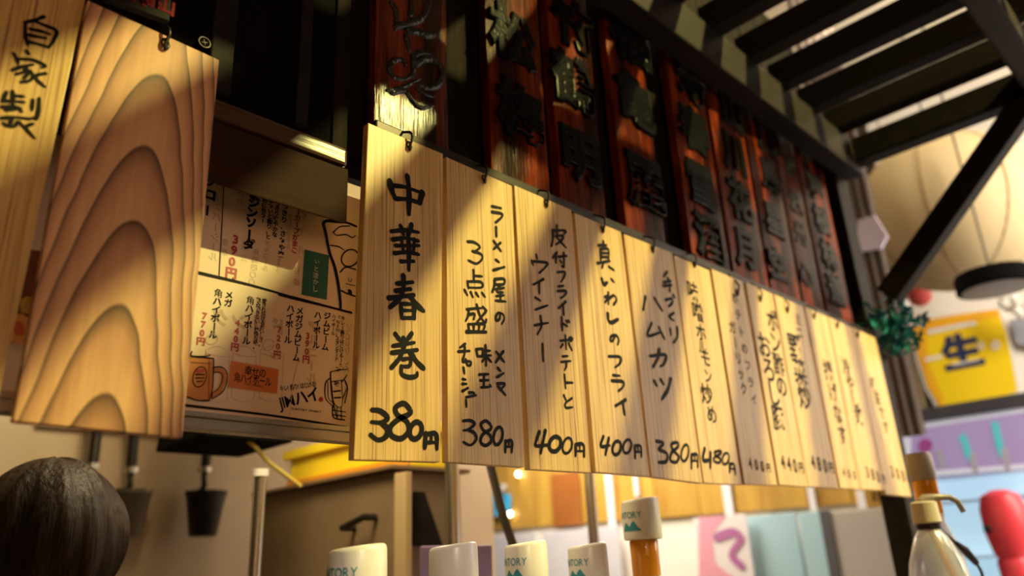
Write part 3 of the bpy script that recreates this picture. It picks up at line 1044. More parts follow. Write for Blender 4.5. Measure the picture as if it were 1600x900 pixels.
# frame lines
brush(ink, pp, K, [([(312, 80), (297, 400), (280, 725)], 7), ([(60, 680), (142, 705), (500, 790), (880, 900)], 20)], 8)
brush(ink, pp, Lz, [([(560, 108), (760, 158), (968, 212)], 17), ([(-60, 718), (40, 733), (500, 787), (940, 856)], 17)], 8)
for ch, x, y, h in (('プ', 220, 65, 70), ('ロ', 216, 155, 82), ('ー', 195, 265, 75)):
    put_glyph(ink, pp, ch, *K((x, y)), h / 4.5, off=0.05)
for ch, x, y in (('ジ', 525, 212), ('ン', 510, 282), ('ソ', 505, 352), ('ー', 490, 435), ('ダ', 490, 505)):
    put_glyph(ink, pp, ch, *K((x, y)), 74 / 4.5, off=0.06)
put_glyph(ink, pp, '本', *K((526, 160)), 60 / 4.5, off=0.05)
for tx, a, b, h in (('めに合うー', (600, 195), (586, 335), 36), ('辛わいと香り、と', (647, 200), (624, 450), 36), ('っきり爽やかな', (692, 215), (670, 435), 36), ('っきり、さわや楽', (745, 235), (716, 575), 44)):
    column(ink, pp, tx, K(a), K(b), h / 4.5, off=0.035)
brush(ink, pp, K, [([(658, 290), (648, 400)], 4)], 4)
red_part('red_slogan', lambda m: column(m, pp, 'ーカープがまこ', K((836, 275)), K((808, 545)), 44 / 4.5, off=0.04))
red_part('price', lambda m: [put_glyph(m, pp, ch, *K((x, y)), 78 / 4.5, off=0.04) for ch, x, y in (('3', 395, 470), ('9', 385, 545), ('0', 372, 625), ('円', 365, 705))])
for tx, a, b, h in (('クリスパーシール', (285, 105), (236, 590), 60), ('梅酢', (435, 145), (428, 205), 50), ('麦茶', (322, 490), (318, 560), 46), ('米三', (460, 525), (455, 600), 46), ('烏龍四〇〇', (540, 560), (510, 770), 46), ('アルコール', (622, 500), (604, 670), 40), ('グラスワイン', (705, 600), (690, 690), 26),
                    ('ビール', (870, 290), (850, 540), 60), ('日替', (830, 690), (825, 770), 46), ('本格カクテル', (775, 300), (765, 520), 40)):
    ghost_part(lambda m: column(m, pp, tx, K(a), K(b), h / 4.5, off=0.02, mirror=True, lift=0.0003))
ghost_part(lambda m: column(m, pp, 'ドリンク', Lz((560, 290)), Lz((230, 240)), 90 / 3.6, off=0.05, mirror=True, lift=0.0003))
ghost_part(lambda m: column(m, pp, 'アルコール', Lz((750, 290)), Lz((745, 580)), 60 / 3.6, off=0.03, mirror=True, lift=0.0003))
ghost_part(lambda m: column(m, pp, 'ソフトドリ', Lz((955, 290)), Lz((945, 430)), 40 / 3.6, off=0.03, mirror=True, lift=0.0003))
for xa in (150, 300, 455):
    brush(gho, pp, Lz, [([(xa, 420), (xa - 8, 690)], 3), ([(xa - 8, 690), (xa + 60, 715), (xa + 118, 700)], 3), ([(xa + 118, 700), (xa + 132, 440)], 3), ([(xa, 420), (xa + 70, 400), (xa + 132, 440)], 3), ([(xa + 4, 440), (xa + 60, 455), (xa + 130, 460)], 3)], 3, lift=0.0003)
brush(gho, pp, Lz, [([(670, 480), (640, 600), (620, 790)], 5)], 5, lift=0.0003)
brush(gho, pp, Lz, [(loop(150, 330, 215, 390), 4), (loop(470, 360, 530, 425), 4), (loop(515, 435, 570, 470), 4)], 4, lift=0.0003)
for tx, a, b, h in (('メガ', (280, 112), (275, 157), 44), ('角ハイボール', (220, 102), (190, 335), 48), ('角ハイボール', (400, 142), (377, 370), 46), ('愛され続けるおいしさ。', (478, 146), (457, 390), 27), ('飲み飽きない、爽快な味。', (446, 140), (427, 405), 27),
                    ('ハイボール', (626, 188), (611, 365), 44), ('メガジムビーム', (678, 202), (658, 465), 44), ('ジムビーム', (832, 230), (820, 405), 42), ('ハイボール', (779, 225), (769, 395), 42),
                    ('キレー香りはじけるー', (921, 243), (910, 478), 26), ('「NEW」スタンダード', (894, 240), (884, 472), 25), ('ハイボール', (870, 232), (865, 328), 22)):
    column(ink, pp, tx, Lz(a), Lz(b), h / 3.6, off=0.03 if h > 30 else 0.02)
for tx, a, b, h in (('770円', (143, 230), (121, 372), 46), ('440円', (328, 268), (312, 405), 46), ('720円', (563, 308), (550, 448), 44), ('390円', (722, 342), (713, 474), 44)):
    red_part('price', lambda m: column(m, pp, tx, Lz(a), Lz(b), h / 3.6, off=0.04))
# stone-like iced glass drawing at the right edge of the upper half
brush(ink, pp, K, [([(1130, 345), (1020, 345), (1030, 430), (1055, 560), (1090, 660), (1115, 780), (1130, 900), (1132, 960)], 22), ([(1120, 345), (1180, 352), (1245, 378)], 18),
                   ([(1080, 420), (1130, 380), (1200, 375)], 9), ([(1080, 420), (1110, 440), (1170, 435), (1215, 455), (1240, 440)], 9), ([(1060, 510), (1120, 520), (1160, 545)], 9), (loop(1140, 540, 1260, 660), 10),
                   ([(1130, 700), (1170, 665), (1240, 680)], 10), ([(1140, 830), (1180, 850), (1240, 870)], 12), ([(1170, 780), (1235, 795)], 5)], 9)
for ch, x, y in (('U', 1200, 755), ('亀', 1200, 840)):
    put_glyph(ink, pp, ch, *K((x, y)), 38 / 4.5, off=0.02)
# whisky glass sketch in the lower right corner
brush(ink, pp, Lz, [([(850, 545), (890, 535), (945, 530)], 6), ([(850, 545), (852, 600), (862, 700), (885, 800)], 9), ([(845, 580), (822, 610), (822, 690), (860, 735)], 7), ([(835, 600), (838, 690), (862, 715)], 5),
                    ([(862, 735), (868, 800), (930, 815)], 8), ([(865, 760), (935, 770)], 6), ([(868, 785), (935, 795)], 6), ([(885, 735), (890, 810)], 5), ([(910, 740), (912, 812)], 5), ([(855, 600), (915, 590)], 5), ([(855, 610), (870, 720), (915, 735), (912, 590)], 5),
                    ([(868, 655), (905, 650)], 9), ([(872, 690), (908, 688)], 9), ([(915, 600), (945, 560)], 6), ([(920, 690), (940, 640)], 6), ([(930, 590), (945, 640), (930, 720)], 8)], 6)
rg = random.Random(11)
for i in range(46):
    x, y = rg.uniform(868, 950), rg.uniform(455, 540)
    if y > 540 - (x - 860) * 0.95:
        brush(ink, pp, Lz, [([(x, y), (x + 3, y + 2)], rg.uniform(3, 6))], 4)
put_glyph(ink, pp, '味', *Lz((885, 612)), 8, off=0.02)
# logo lines
hline(ink, pp, 'JIMハイ', Lz((556, 722)), Lz((785, 664)), 66 / 3.6, off=0.03, slant=0.0)
hline(ink, pp, 'キレ! 香り! はじける!', Lz((565, 640)), Lz((770, 612)), 26 / 3.6, off=0.02, slant=0.0)
hline(ink, pp, 'SUNTORY WHISKY', Lz((630, 750)), Lz((800, 770)), 13 / 3.6, off=0.01)
brush(red, pp, Lz, [(loop(790, 692, 803, 706), 14)], 14)
ink.build('black_print', M_BLACK, pm)
red.build('red_dot', M_REDP, pm)
gho.build('show_through_drawing', M_GHOST, pm)
# teal label
mb = MB()
flat_poly(mb, pp, [K(q) for q in ((880, 540), (1052, 582), (1035, 893), (858, 857))], 0.0012)
tl = mb.build('teal_label', M_TEALP, pm)
mb = MB()
for ch, x, y, h in (('い', 965, 625, 34), ('と', 960, 678, 40), ('涼', 955, 725, 42), ('か', 955, 770, 40), ('し', 952, 818, 44)):
    put_glyph(mb, pp, ch, *K((x, y)), h / 4.5, lift=0.0018, off=-0.002)
mb.build('white_script', M_WHITEP, tl)
# orange label
mb = MB()
flat_poly(mb, pp, [Lz(q) for q in ((290, 482), (558, 530), (549, 666), (272, 630))], 0.0012)
ol = mb.build('orange_label', M_ORANGEP, pm)
mb = MB()
hline(mb, pp, '幸せの', Lz((366, 536)), Lz((486, 556)), 42 / 3.6, lift=0.0018)
hline(mb, pp, '角ハイボール', Lz((306, 574)), Lz((515, 604)), 44 / 3.6, lift=0.0018)
hline(mb, pp, 'KAKU HIGHBALL', Lz((365, 612)), Lz((470, 628)), 8 / 3.6, lift=0.0018)
mb.build('label_lettering', M_BLACK, ol)
# printed beer mug
mb = MB()
flat_poly(mb, pp, [Lz(q) for q in ((50, 460), (185, 470), (186, 690), (160, 706), (50, 690), (40, 680))], 0.0010)
mb.add(*(lambda o_, i_: ([on_plane(pp, *Lz(q)) + pp[1] * 0.001 for q in o_ + i_], [(i, i + 1, len(o_) + i + 1, len(o_) + i) for i in range(len(o_) - 1)]))(
    [(188, 522), (235, 520), (262, 548), (262, 600), (235, 660), (180, 696)], [(188, 548), (220, 545), (238, 560), (236, 600), (218, 640), (180, 668)]))
mg = mb.build('mug_picture', M_AMBERP, pm)
mb = MB()
brush(mb, pp, Lz, [([(55, 455), (120, 462), (190, 470)], 9), ([(190, 470), (190, 520), (185, 640), (165, 706)], 7), ([(165, 706), (100, 705), (40, 685)], 8), ([(188, 520), (235, 518), (264, 548), (263, 605), (238, 660), (180, 698)], 6), ([(188, 550), (220, 546), (240, 562), (236, 600), (216, 640), (180, 668)], 5),
                   (loop(75, 515, 150, 630), 5), ([(68, 430), (66, 455), (130, 458), (170, 452)], 8), ([(90, 560), (138, 560)], 8), ([(90, 580), (138, 578)], 7), ([(95, 600), (130, 598)], 6), ([(165, 480), (162, 690)], 3), ([(60, 490), (180, 500)], 3)], 6, lift=0.0018)
brush(mb, pp, Lz, [([(95, 540), (130, 538)], 22)], 20, lift=0.0016, mi=1)
mb.build('mug_outline', [M_BLACK, M_REDP], mg)

# metal rail under the menu
mr = thing('menu_rail', (0.3, PY, 0.2), 'aluminium rail holding the lower edge of the paper drink menu', 'rail')
mb = MB()
mb.box(-0.6, 0.74, PY - 0.012, PY + 0.012, 0.2245, 0.2325)
mb.build('upper_lip', M_ALU, mr, bevel=0.001)
mb = MB()
mb.box(-0.6, 0.74, PY - 0.008, PY + 0.02, 0.208, 0.2235)
mb.build('rail_body', M_ALU, mr, bevel=0.001)

# food poster glimpsed between the first two boards
fp = thing('food_poster', (0.2, 1.125, 0.25), 'glossy food poster glimpsed in the gap left of the blank cedar board', 'poster')
pf = plane_y(1.085)
mb = MB()
mb.box(-0.35, 0.196, 1.086, 1.092, 0.235, 0.64)
mb.build('sheet', mottled('pale_poster_paper', (0.62, 0.58, 0.50), (0.74, 0.70, 0.62), 8, 0.3), fp)
mb = MB()
flat_poly(mb, pf, [(10, 385), (80, 395), (60, 520), (0, 545)], 0.001)
pic = mb.build('food_picture', mottled('dark_red_food', (0.12, 0.03, 0.02), (0.22, 0.07, 0.04), 60, 0.4), fp)
mb = MB()
brush(mb, pf, Q, [([(130, 1880 + k * 14), (170, 1865 + k * 18), (200, 1870 + k * 20)], 12) for k in range(6)], 12, lift=0.002)
mb.build('noodle_picture', mat('noodle_yellow', (0.75, 0.50, 0.10), 0.5), pic)
mb = MB()
brush(mb, pf, Q, [(loop(70, 1990, 160, 2130), 50)], 50, lift=0.0025)
brush(mb, pf, Q, [([(100, 2040), (120, 2075)], 70)], 60, lift=0.003, mi=1)
mb.build('egg_picture', [mat('egg_orange', (0.80, 0.42, 0.12), 0.4), mat('egg_red', (0.65, 0.12, 0.05), 0.4)], pic)

# small dark sign with red characters above the blank board
p_s = plane_y(0.975)
sp_ = [on('y', 0.975, *q) for q in ((150, -70), (270, -25), (265, 33), (165, -4))]
ns = thing('small_sign', (sp_[3] + sp_[2]) / 2, 'small charcoal sign with red characters above the blank cedar board', 'sign')
mb = MB()
mb.slab(sp_, (0, 1, 0), 0.012)
mb.build('plate', mat('charcoal_plate', (0.016, 0.015, 0.015), 0.6, spec=0.1), ns, bevel=0.002)
mb = MB()
put_glyph(mb, p_s, '高', 236, -2, 30, off=0.03)
put_glyph(mb, p_s, '山', 258, 7, 28, off=0.03)
put_glyph(mb, p_s, '飛', 212, -10, 30, off=0.03)
mb.build('red_characters', mat('red_paint', (0.16, 0.008, 0.012), 0.6, spec=0.1), ns)

# ------------------------------------------------------------------ counter and bottles in front
M_COUNTER = grain_mat('counter_wood', [(0.3, (0.16, 0.075, 0.03)), (0.7, (0.28, 0.14, 0.06))], 0.4, scale=(4, 60, 60))
ct = thing('serving_counter', (1.2, 1.2, FLZ), 'brown wooden serving counter under the hanging menu boards', 'counter')
mb = MB(); mb.box(-1.2, 2.9, 0.80, 1.36, -0.58, -0.52)
mb.build('worktop', M_COUNTER, ct, bevel=0.008)
mb = MB(); mb.box(-1.2, 2.9, 0.95, 1.32, FLZ, -0.58)
mb.build('body', M_DARKWOOD, ct, bevel=0.004)
CT = -0.52


def wrap_text(mb, c, r, text, z, h, ang_end, span, off=0.01, mi=0):
    """letters around a cylinder of radius r, ending at angle ang_end"""
    adv, gl = [], []
    for ch in text:
        if ch == ' ':
            adv.append(0.3); gl.append(None); continue
        vs, fs = glyph(ch, off)
        q = np.array(vs)
        adv.append(q[:, 0].max() - q[:, 0].min() + 0.08)
        gl.append((q[:, 0].min(), vs, fs))
    tot = sum(adv)
    x = 0.0
    for a, g in zip(adv, gl):
        if g:
            out = []
            for q in g[1]:
                th = ang_end - span + span * (x + q[0] - g[0]) / tot
                out.append((c[0] + (r + 0.0006) * math.cos(th), c[1] + (r + 0.0006) * math.sin(th), z + q[1] / 0.72 * h))
            mb.add(out, g[2], mi)
        x += a


def wrap_poly(mb, c, r, pts, mi=0):
    """pts (angle, z) strip polygons bent round a cylinder"""
    mb.add([(c[0] + (r + 0.0006) * math.cos(a), c[1] + (r + 0.0006) * math.sin(a), z) for a, z in pts], [tuple(range(len(pts)))], mi)


def dispenser(px, py, depth, wpx, lab, neck_px=None, emblem=True, word=True):
    c = dep(px, py, depth)
    r = wpx / 2 / F * depth
    top = c[2]
    t = thing('dispenser_bottle', (c[0], c[1], CT), lab, 'bottle', 'ivory capped bottles along the counter')
    fa = math.atan2(-c[1], -c[0])
    rt = np.array([-math.sin(fa), math.cos(fa), 0])
    h = r * 2.05

    def slant(p):
        k = max(0.0, (p[2] + h * 0.75) / (h * 0.75))
        return p + np.array([0, 0, 0.10 * k * (p @ rt)])
    prof = [(r * 0.90, -h), (r * 0.97, -h * 0.985), (r, -h * 0.95), (r, -h * 0.5), (r * 0.985, -r * 0.18), (r * 0.955, -r * 0.07), (r * 0.88, -r * 0.015), (r * 0.80, 0), (0.001, 0.0)]
    m = MB()
    m.lathe(c, prof, 40, tilt=slant)
    cp_ = m.build('cap', M_CAP, t, smooth=True)
    m = MB()
    if word:
        wrap_text(m, c, r, 'SUNTORY', top - r * 0.98, r * 0.33, fa + 0.05, 1.8)
    if emblem:
        a0 = fa - 1.15
        for k in range(9):
            aa, ab = a0 + k * 0.12, a0 + (k + 1) * 0.12
            hh = [0.10, 0.32, 0.46, 0.30, 0.22, 0.40, 0.50, 0.34, 0.16, 0.06]
            wrap_poly(m, c, r, [(aa, top - r * 1.62), (ab, top - r * 1.62), (ab, top - r * 1.62 + r * hh[k + 1]), (aa, top - r * 1.62 + r * hh[k])])
    if word or emblem:
        m.build('teal_lettering', M_TEALT, cp_)
    zb_ = top - h
    m = MB()
    nk = r * 0.72
    ln = r * 1.75
    m.lathe((c[0], c[1], zb_), [(nk * 0.9, -ln - 0.002), (nk, -ln), (nk, -ln * 0.5), (nk * 1.03, -0.004), (nk * 0.96, 0.0)], 32)
    m.build('amber_neck', M_AMBER, t, smooth=True)
    m = MB()
    z1 = zb_ - ln - 0.0022
    hb = z1 - CT
    R2 = r * 1.25
    m.lathe((c[0], c[1], CT), [(R2 * 0.92, 0), (R2, 0.01), (R2, hb * 0.62), (R2 * 0.96, hb * 0.74), (R2 * 0.75, hb * 0.88), (nk * 1.22, hb * 0.93), (nk * 1.25, hb * 0.985), (nk * 0.9, hb)], 36)
    m.build('body', M_CAP, t, smooth=True)
    return t


dispenser(559, 854, 1.118, 92, 'nearest ivory bottle cap with teal lettering, below the spring roll board', emblem=False)
dispenser(708, 851, 1.34, 77, 'plain ivory bottle cap second from the left along the counter', word=False, emblem=False)
dispenser(821, 848, 1.53, 67, 'ivory bottle cap with teal lettering third from the left along the counter')
dispenser(917, 851, 1.67, 62, 'ivory bottle cap with teal lettering fourth from the left along the counter')
dispenser(999, 780, 1.70, 59, 'tallest bottle with ivory cap above an amber neck, below the ham cutlet board')

# bottle behind the pump bottle at the right
c = dep(1434, 708, 2.15)
r = 0.0335
t = thing('amber_bottle', (c[0], c[1], CT), 'amber necked bottle with a grey beige cap just behind the pump bottle', 'bottle')
mb = MB()
mb.lathe(c, [(r * 0.9, -0.075), (r, -0.07), (r, -0.01), (r * 0.9, -0.001), (0.001, 0)], 28)
mb.build('cap', mat('grey_beige_plastic', (0.42, 0.37, 0.32), 0.4), t, smooth=True)
mb = MB()
mb.lathe((c[0], c[1], c[2] - 0.165), [(r * 0.9, 0), (r * 0.95, 0.004), (r * 0.95, 0.0895)], 28)
mb.build('amber_neck', M_AMBER, t, smooth=True)
M_CLEAR = mat('cloudy_clear_plastic', (0.80, 0.82, 0.93), 0.18, trans=0.75)
hb = c[2] - 0.1652 - CT
mb = MB()
mb.lathe((c[0], c[1], CT), [(0.05, 0), (0.055, 0.01), (0.055, hb - 0.10), (0.03, hb - 0.02), (r * 0.95, hb)], 28)
mb.build('clear_body', M_CLEAR, t, smooth=True)

# pump bottle
c = dep(1442, 784, 1.95)
t = thing('pump_bottle', (c[0], c[1], CT), 'clear pump bottle with a beige collar and a bent spout at the right', 'bottle')
k = 1.95 / F
mb = MB()
mb.lathe(c, [(18 * k, -33 * k), (20 * k, -31 * k), (19 * k, -2 * k), (16 * k, 0), (0.001, 0)], 28)
mb.build('collar', mat('beige_plastic', (0.60, 0.52, 0.42), 0.4), t, smooth=True)
mb = MB()
mb.lathe(c, [(17 * k, -41 * k), (18 * k, -40 * k), (18 * k, -34 * k), (16 * k, -33.4 * k)], 28)
mb.build('black_ring', M_WIRE, t, smooth=True)
rt = np.array([0.7132, -0.6994, 0.0])
up = np.array([0, 0, 1.0])
mb = MB()
mb.tube([c + up * 1 * k + rt * (-4 * k), c + rt * 2 * k + up * 6 * k, c + rt * 24 * k + up * 6 * k, c + rt * 44 * k + up * 5 * k, c + rt * 54 * k - up * 2 * k, c + rt * 60 * k - up * 18 * k], 4.2 * k, 12, rs=[4 * k, 5 * k, 5 * k, 4.5 * k, 4.5 * k, 4.2 * k])
mb.build('spout', mat('grey_spout', (0.30, 0.26, 0.24), 0.35), t, smooth=True)
hb = c[2] - 41.3 * k - CT
mb = MB()
mb.lathe((c[0], c[1], CT), [(40 * k, 0), (48 * k, 0.01), (50 * k, hb * 0.45), (48 * k, hb * 0.70), (38 * k, hb * 0.86), (24 * k, hb * 0.965), (15 * k, hb)], 36)
mb.build('clear_body', M_CLEAR, t, smooth=True)
mb = MB()
mb.tube([c - up * 42 * k, c - up * 70 * k + rt * 6 * k, c - up * 118 * k + rt * 14 * k], 3.4 * k, 10)
mb.build('dip_tube', mat('salmon_tube', (0.80, 0.30, 0.20), 0.4), t, smooth=True)
# black clip on a cord beside it
c2 = dep(1468, 826, 2.0)
mb = MB()
pts = [dep(1462, 822, 2.0), dep(1490, 845, 2.0), dep(1508, 860, 2.0), dep(1528, 884, 2.0), dep(1536, 905, 2.0), dep(1540, 960, 2.0)]
mb.tube(spline(pts, 6), 0.004, 8, rs=None)
mb.tube([dep(1494, 848, 2.0), dep(1508, 860, 2.0), dep(1526, 880, 2.0)], 0.012, 10, rs=[0.006, 0.011, 0.008])
tag(mb.build('clip_cord', mat('slate_cord', (0.06, 0.06, 0.08), 0.5), smooth=True), 'dark cord with a small clip hanging right of the pump bottle', 'cord')

# ------------------------------------------------------------------ kitchen at the left
# strainers on the back wall
M_IRON = mat('dark_iron', (0.025, 0.020, 0.014), 0.45, 0.6)
M_MESH = mat('dull_steel_mesh', (0.11, 0.085, 0.06), 0.5, 0.5)
mb = MB()
za = on('y', 3.3, 250, 668)[2]
mb.tube([(on('y', 3.34, 60, 668)[0], 3.34, za), (on('y', 3.34, 420, 668)[0], 3.34, za)], 0.012, 12)
tag(mb.build('utensil_rail', M_STEEL, smooth=True), 'steel rail on the kitchen wall that the noodle strainers hang from', 'rail')


def strainer(hx0, hy0, hx1, hy1, bl, br, bt, bb, lab, mesh):
    yy = 3.25
    top = on('y', yy, hx0, hy0)
    top[2] = za
    low = on('y', yy, hx1, hy1)
    cl, cr = on('y', yy, bl, bt), on('y', yy, br, bt)
    c = (cl + cr) / 2
    r = np.linalg.norm(cr - cl) / 2 * 0.9
    zb_ = on('y', yy, (bl + br) / 2, bb)[2]
    t = thing('noodle_strainer', (c[0], yy, zb_), lab, 'strainer', 'noodle strainers on the kitchen wall')
    m = MB()
    hook = [(top[0], 3.34, za + 0.012), (top[0], 3.31, za + 0.02), (top[0], yy, za - 0.01)]
    m.tube(spline(hook + [tuple(top + (low - top) * q) for q in (0.3, 0.6, 0.8)], 4), 0.020, 10)
    m.build('handle', M_IRON, t, smooth=True)
    m = MB()
    a, b = top + (low - top) * 0.8, top + (low - top) * 0.9
    m.tube([a, b], 0.026, 12)
    m.build('steel_ferrule', M_STEEL, t, smooth=True)
    m = MB()
    m.tube([b, low, (low[0], yy - 0.01, c[2] + 0.02), (c[0], yy + r * 0.98, c[2])], 0.012, 8)
    m.build('neck', M_IRON, t, smooth=True)
    m = MB()
    m.lathe((c[0], yy, zb_), [(r * 0.62, 0.0), (r * 0.66, 0.006), (r * 0.94, c[2] - zb_ - 0.02), (r, c[2] - zb_ - 0.016), (r * 1.02, c[2] - zb_), (r * 0.95, c[2] - zb_), (r * 0.88, c[2] - zb_ - 0.02), (r * 0.58, 0.016)], 24)
    m.build('basket', mesh, t, smooth=True)


strainer(152, 668, 143, 742, 112, 172, 765, 838, 'noodle strainer half hidden behind the dark haired head', M_MESH)
strainer(210, 668, 204, 748, 172, 241, 766, 838, 'noodle strainer with a dull brown basket, middle of the three', M_MESH)
strainer(328, 668, 319, 745, 288, 356, 768, 838, 'noodle strainer with a black basket, right of the three', M_IRON)

# extractor hood above
hd = thing('range_hood', (1.0, 2.7, 0.46), 'black extractor hood over the kitchen behind the paper menu', 'hood')
mb = MB()
zh = on('y', 2.3, 430, 694)[2]
mb.hexa([(0.96, 2.25, zh), (1.25, 2.25, zh), (1.25, 2.62, zh), (0.96, 2.62, zh)], [(1.0, 2.32, zh + 0.5), (1.22, 2.32, zh + 0.5), (1.22, 2.62, zh + 0.5), (1.0, 2.62, zh + 0.5)])
mb.build('canopy_body', M_BLACKP, hd, bevel=0.006)
mb = MB(); mb.box(1.04, 1.18, 2.40, 2.56, zh + 0.5, 3.7)
mb.build('duct', M_BLACKP, hd, bevel=0.004)

# yellow drinks crate on a cabinet
XC = 1.50
far_, near_ = on('x', XC, 452, 760), on('x', XC, 642, 752)
zc0 = on('x', XC, 460, 764)[2]
zc1 = on('x', XC, 452, 706)[2]
ya, yb = near_[1], far_[1]
M_YEL = mat('yellow_plastic', (0.95, 0.70, 0.02), 0.35)
cr_ = thing('drinks_crate', (XC + 0.25, (ya + yb) / 2, zc0), 'bright yellow plastic crate on the cabinet behind the spring roll board', 'crate')
mb = MB()
th = 0.025
for bx in ((XC, XC + 0.2, ya, ya + th), (XC, XC + 0.2, yb - th, yb), (XC, XC + th, ya + th, yb - th), (XC + 0.2 - th, XC + 0.2, ya + th, yb - th)):
    mb.box(*bx, zc0, zc1)
mb.box(XC + th, XC + 0.2 - th, ya + th, yb - th, zc0, zc0 + 0.02)
mb.build('shell', M_YEL, cr_, bevel=0.004)
mb = MB()
mb.box(XC - 0.018, XC - 0.001, ya - 0.018, yb + 0.03, zc1 - 0.035, zc1)
mb.box(XC - 0.001, XC + 0.2, ya - 0.018, ya - 0.001, zc1 - 0.035, zc1)
mb.box(XC - 0.001, XC + 0.2, yb + 0.001, yb + 0.03, zc1 - 0.035, zc1)
mb.build('rim', M_YEL, cr_, bevel=0.004)
mb = MB()
mb.box(XC - 0.014, XC - 0.001, ya, yb, zc0, zc0 + 0.03)
mb.build('base_lip', mat('orange_plastic', (0.75, 0.30, 0.02), 0.4), cr_, bevel=0.004)

cb = thing('cabinet', (XC + 0.25, (ya + yb) / 2, FLZ), 'dull brown kitchen cabinet under the yellow crate', 'cabinet')
mb = MB(); mb.box(XC - 0.05, XC + 0.22, ya + 0.02, yb + 0.10, FLZ, zc0 - 0.014)
mb.build('body', mottled('brown_cabinet', (0.16, 0.105, 0.06), (0.23, 0.155, 0.09), 4, 0.45), cb, bevel=0.006)
mb = MB(); mb.box(XC - 0.08, XC + 0.24, ya - 0.01, yb + 0.14, zc0 - 0.0135, zc0 - 0.0005)
mb.build('top', mat('cabinet_top', (0.20, 0.12, 0.06), 0.4), cb, bevel=0.003)
mb = MB(); ye = on('x', XC - 0.06, 640, 820)[1], on('x', XC - 0.06, 622, 820)[1]
mb.box(XC - 0.075, XC - 0.051, ye[0], ye[1], FLZ, zc0 - 0.03)
mb.build('pale_edge', mat('pale_edge_wood', (0.46, 0.33, 0.17), 0.5), cb, bevel=0.003)
mb = MB()
h1 = on('x', XC - 0.10, 535, 825); h2 = on('x', XC - 0.10, 568, 808)
mb.tube([h1 + np.array([0.045, 0, 0]), h1, h2, h2 + np.array([0.045, 0, 0])], 0.011, 10)
mb.build('handle', M_IRON, cb, smooth=True)
# dark sloped sheet standing in for shade on the near side of the cabinet
q = [on('y', ya - 0.03, *p) for p in ((646, 768), (664, 768), (694, 856), (646, 852))]
mb = MB(); mb.slab(q, (0, 1, 0), 0.018)
tag(mb.build('cabinet_shade_sheet', M_DARKWOOD, bevel=0.003), 'dark sheet with a sloping edge, painting the shade on the near side of the brown cabinet', 'board')
q = [on('x', XC - 0.30, *p) for p in ((655, 853), (700, 853), (700, 980), (655, 980))]
mb = MB(); mb.slab(q, (1, 0, 0), 0.14)
tag(mb.build('purple_box', mat('purple_card', (0.22, 0.15, 0.30), 0.5), bevel=0.005), 'purple box between the first two ivory bottle caps', 'box')

# pipes
def pipe(px, ptop, y, r, lab, capm=None):
    a = on('y', y, px, ptop)
    t = thing('steel_pipe', (a[0], y, FLZ), lab, 'pipe')
    m = MB(); m.tube([(a[0], y, FLZ), (a[0], y, a[2])], r, 16)
    m.build('shaft', M_STEEL, t, smooth=True)
    m = MB(); m.tube([(a[0], y, a[2] + 0.0005), (a[0], y, a[2] + 0.02)], r * 1.25, 16)
    m.build('collar', capm or M_STEEL, t, smooth=True)


pipe(407, 745, 2.0, 0.017, 'pale steel pipe standing in the kitchen below the drink menu', M_CAP)
pipe(705, 690, 1.75, 0.020, 'steel pipe rising behind the plain ivory bottle cap')
pipe(917, 700, 1.85, 0.020, 'steel pipe rising behind the fourth ivory bottle cap')
mb = MB()
g0 = on('y', 2.3, 388, 680); g0[2] = zh + 0.004
mb.tube(spline([g0, on('y', 2.3, 400, 700), on('y', 2.3, 420, 722), on('y', 2.3, 446, 742), on('y', 2.3, 470, 760)], 6), 0.007, 8)
tag(mb.build('yellow_cord', mat('yellow_cord', (0.55, 0.42, 0.08), 0.5), smooth=True), 'thin yellow cord sagging below the paper drink menu', 'cord')
mb = MB()
mb.tube(spline([on('y', 1.55, 757, 690), on('y', 1.55, 772, 750), on('y', 1.55, 786, 805), on('y', 1.55, 801, 850), on('y', 1.55, 815, 900)], 6), 0.012, 10)
tag(mb.build('dark_hose', mat('dark_hose', (0.10, 0.085, 0.06), 0.5), smooth=True), 'dark hose slanting down behind the bottles, in front of the blue cloth', 'hose')
q = [on('x', 4.42, *p) for p in ((768, 770), (796, 772), (796, 805), (768, 806))]
tt = thing('blue_cloth', q[3], 'small bright blue cloth hanging behind the dark hose', 'cloth')
mb = MB()
nx = 8
rows = []
for j in range(7):
    for i in range(nx + 1):
        a = q[0] + (q[1] - q[0]) * i / nx
        b = q[3] + (q[2] - q[3]) * i / nx
        p = a + (b - a) * j / 6
        rows.append(p + np.array([0.012 * math.sin(i * 1.7 + j * 0.2), 0, 0]))
fs = [(j * (nx + 1) + i, j * (nx + 1) + i + 1, (j + 1) * (nx + 1) + i + 1, (j + 1) * (nx + 1) + i) for j in range(6) for i in range(nx)]
mb.add(rows, fs)
mb.add([p + np.array([0.008, 0, 0]) for p in rows], fs)
mb.build('cloth', mat('blue_fabric', (0.03, 0.33, 0.62), 0.7), tt, smooth=True)
mb = MB()
qc = (q[0] + q[1]) / 2
mb.tube([qc + np.array([0.06, 0, 0.05]), qc + np.array([0.01, 0, 0.05]), qc + np.array([0.004, 0, 0.012])], 0.03, 10)
mb.build('grey_clip', mat('grey_clip', (0.35, 0.33, 0.32), 0.4), tt, smooth=True)

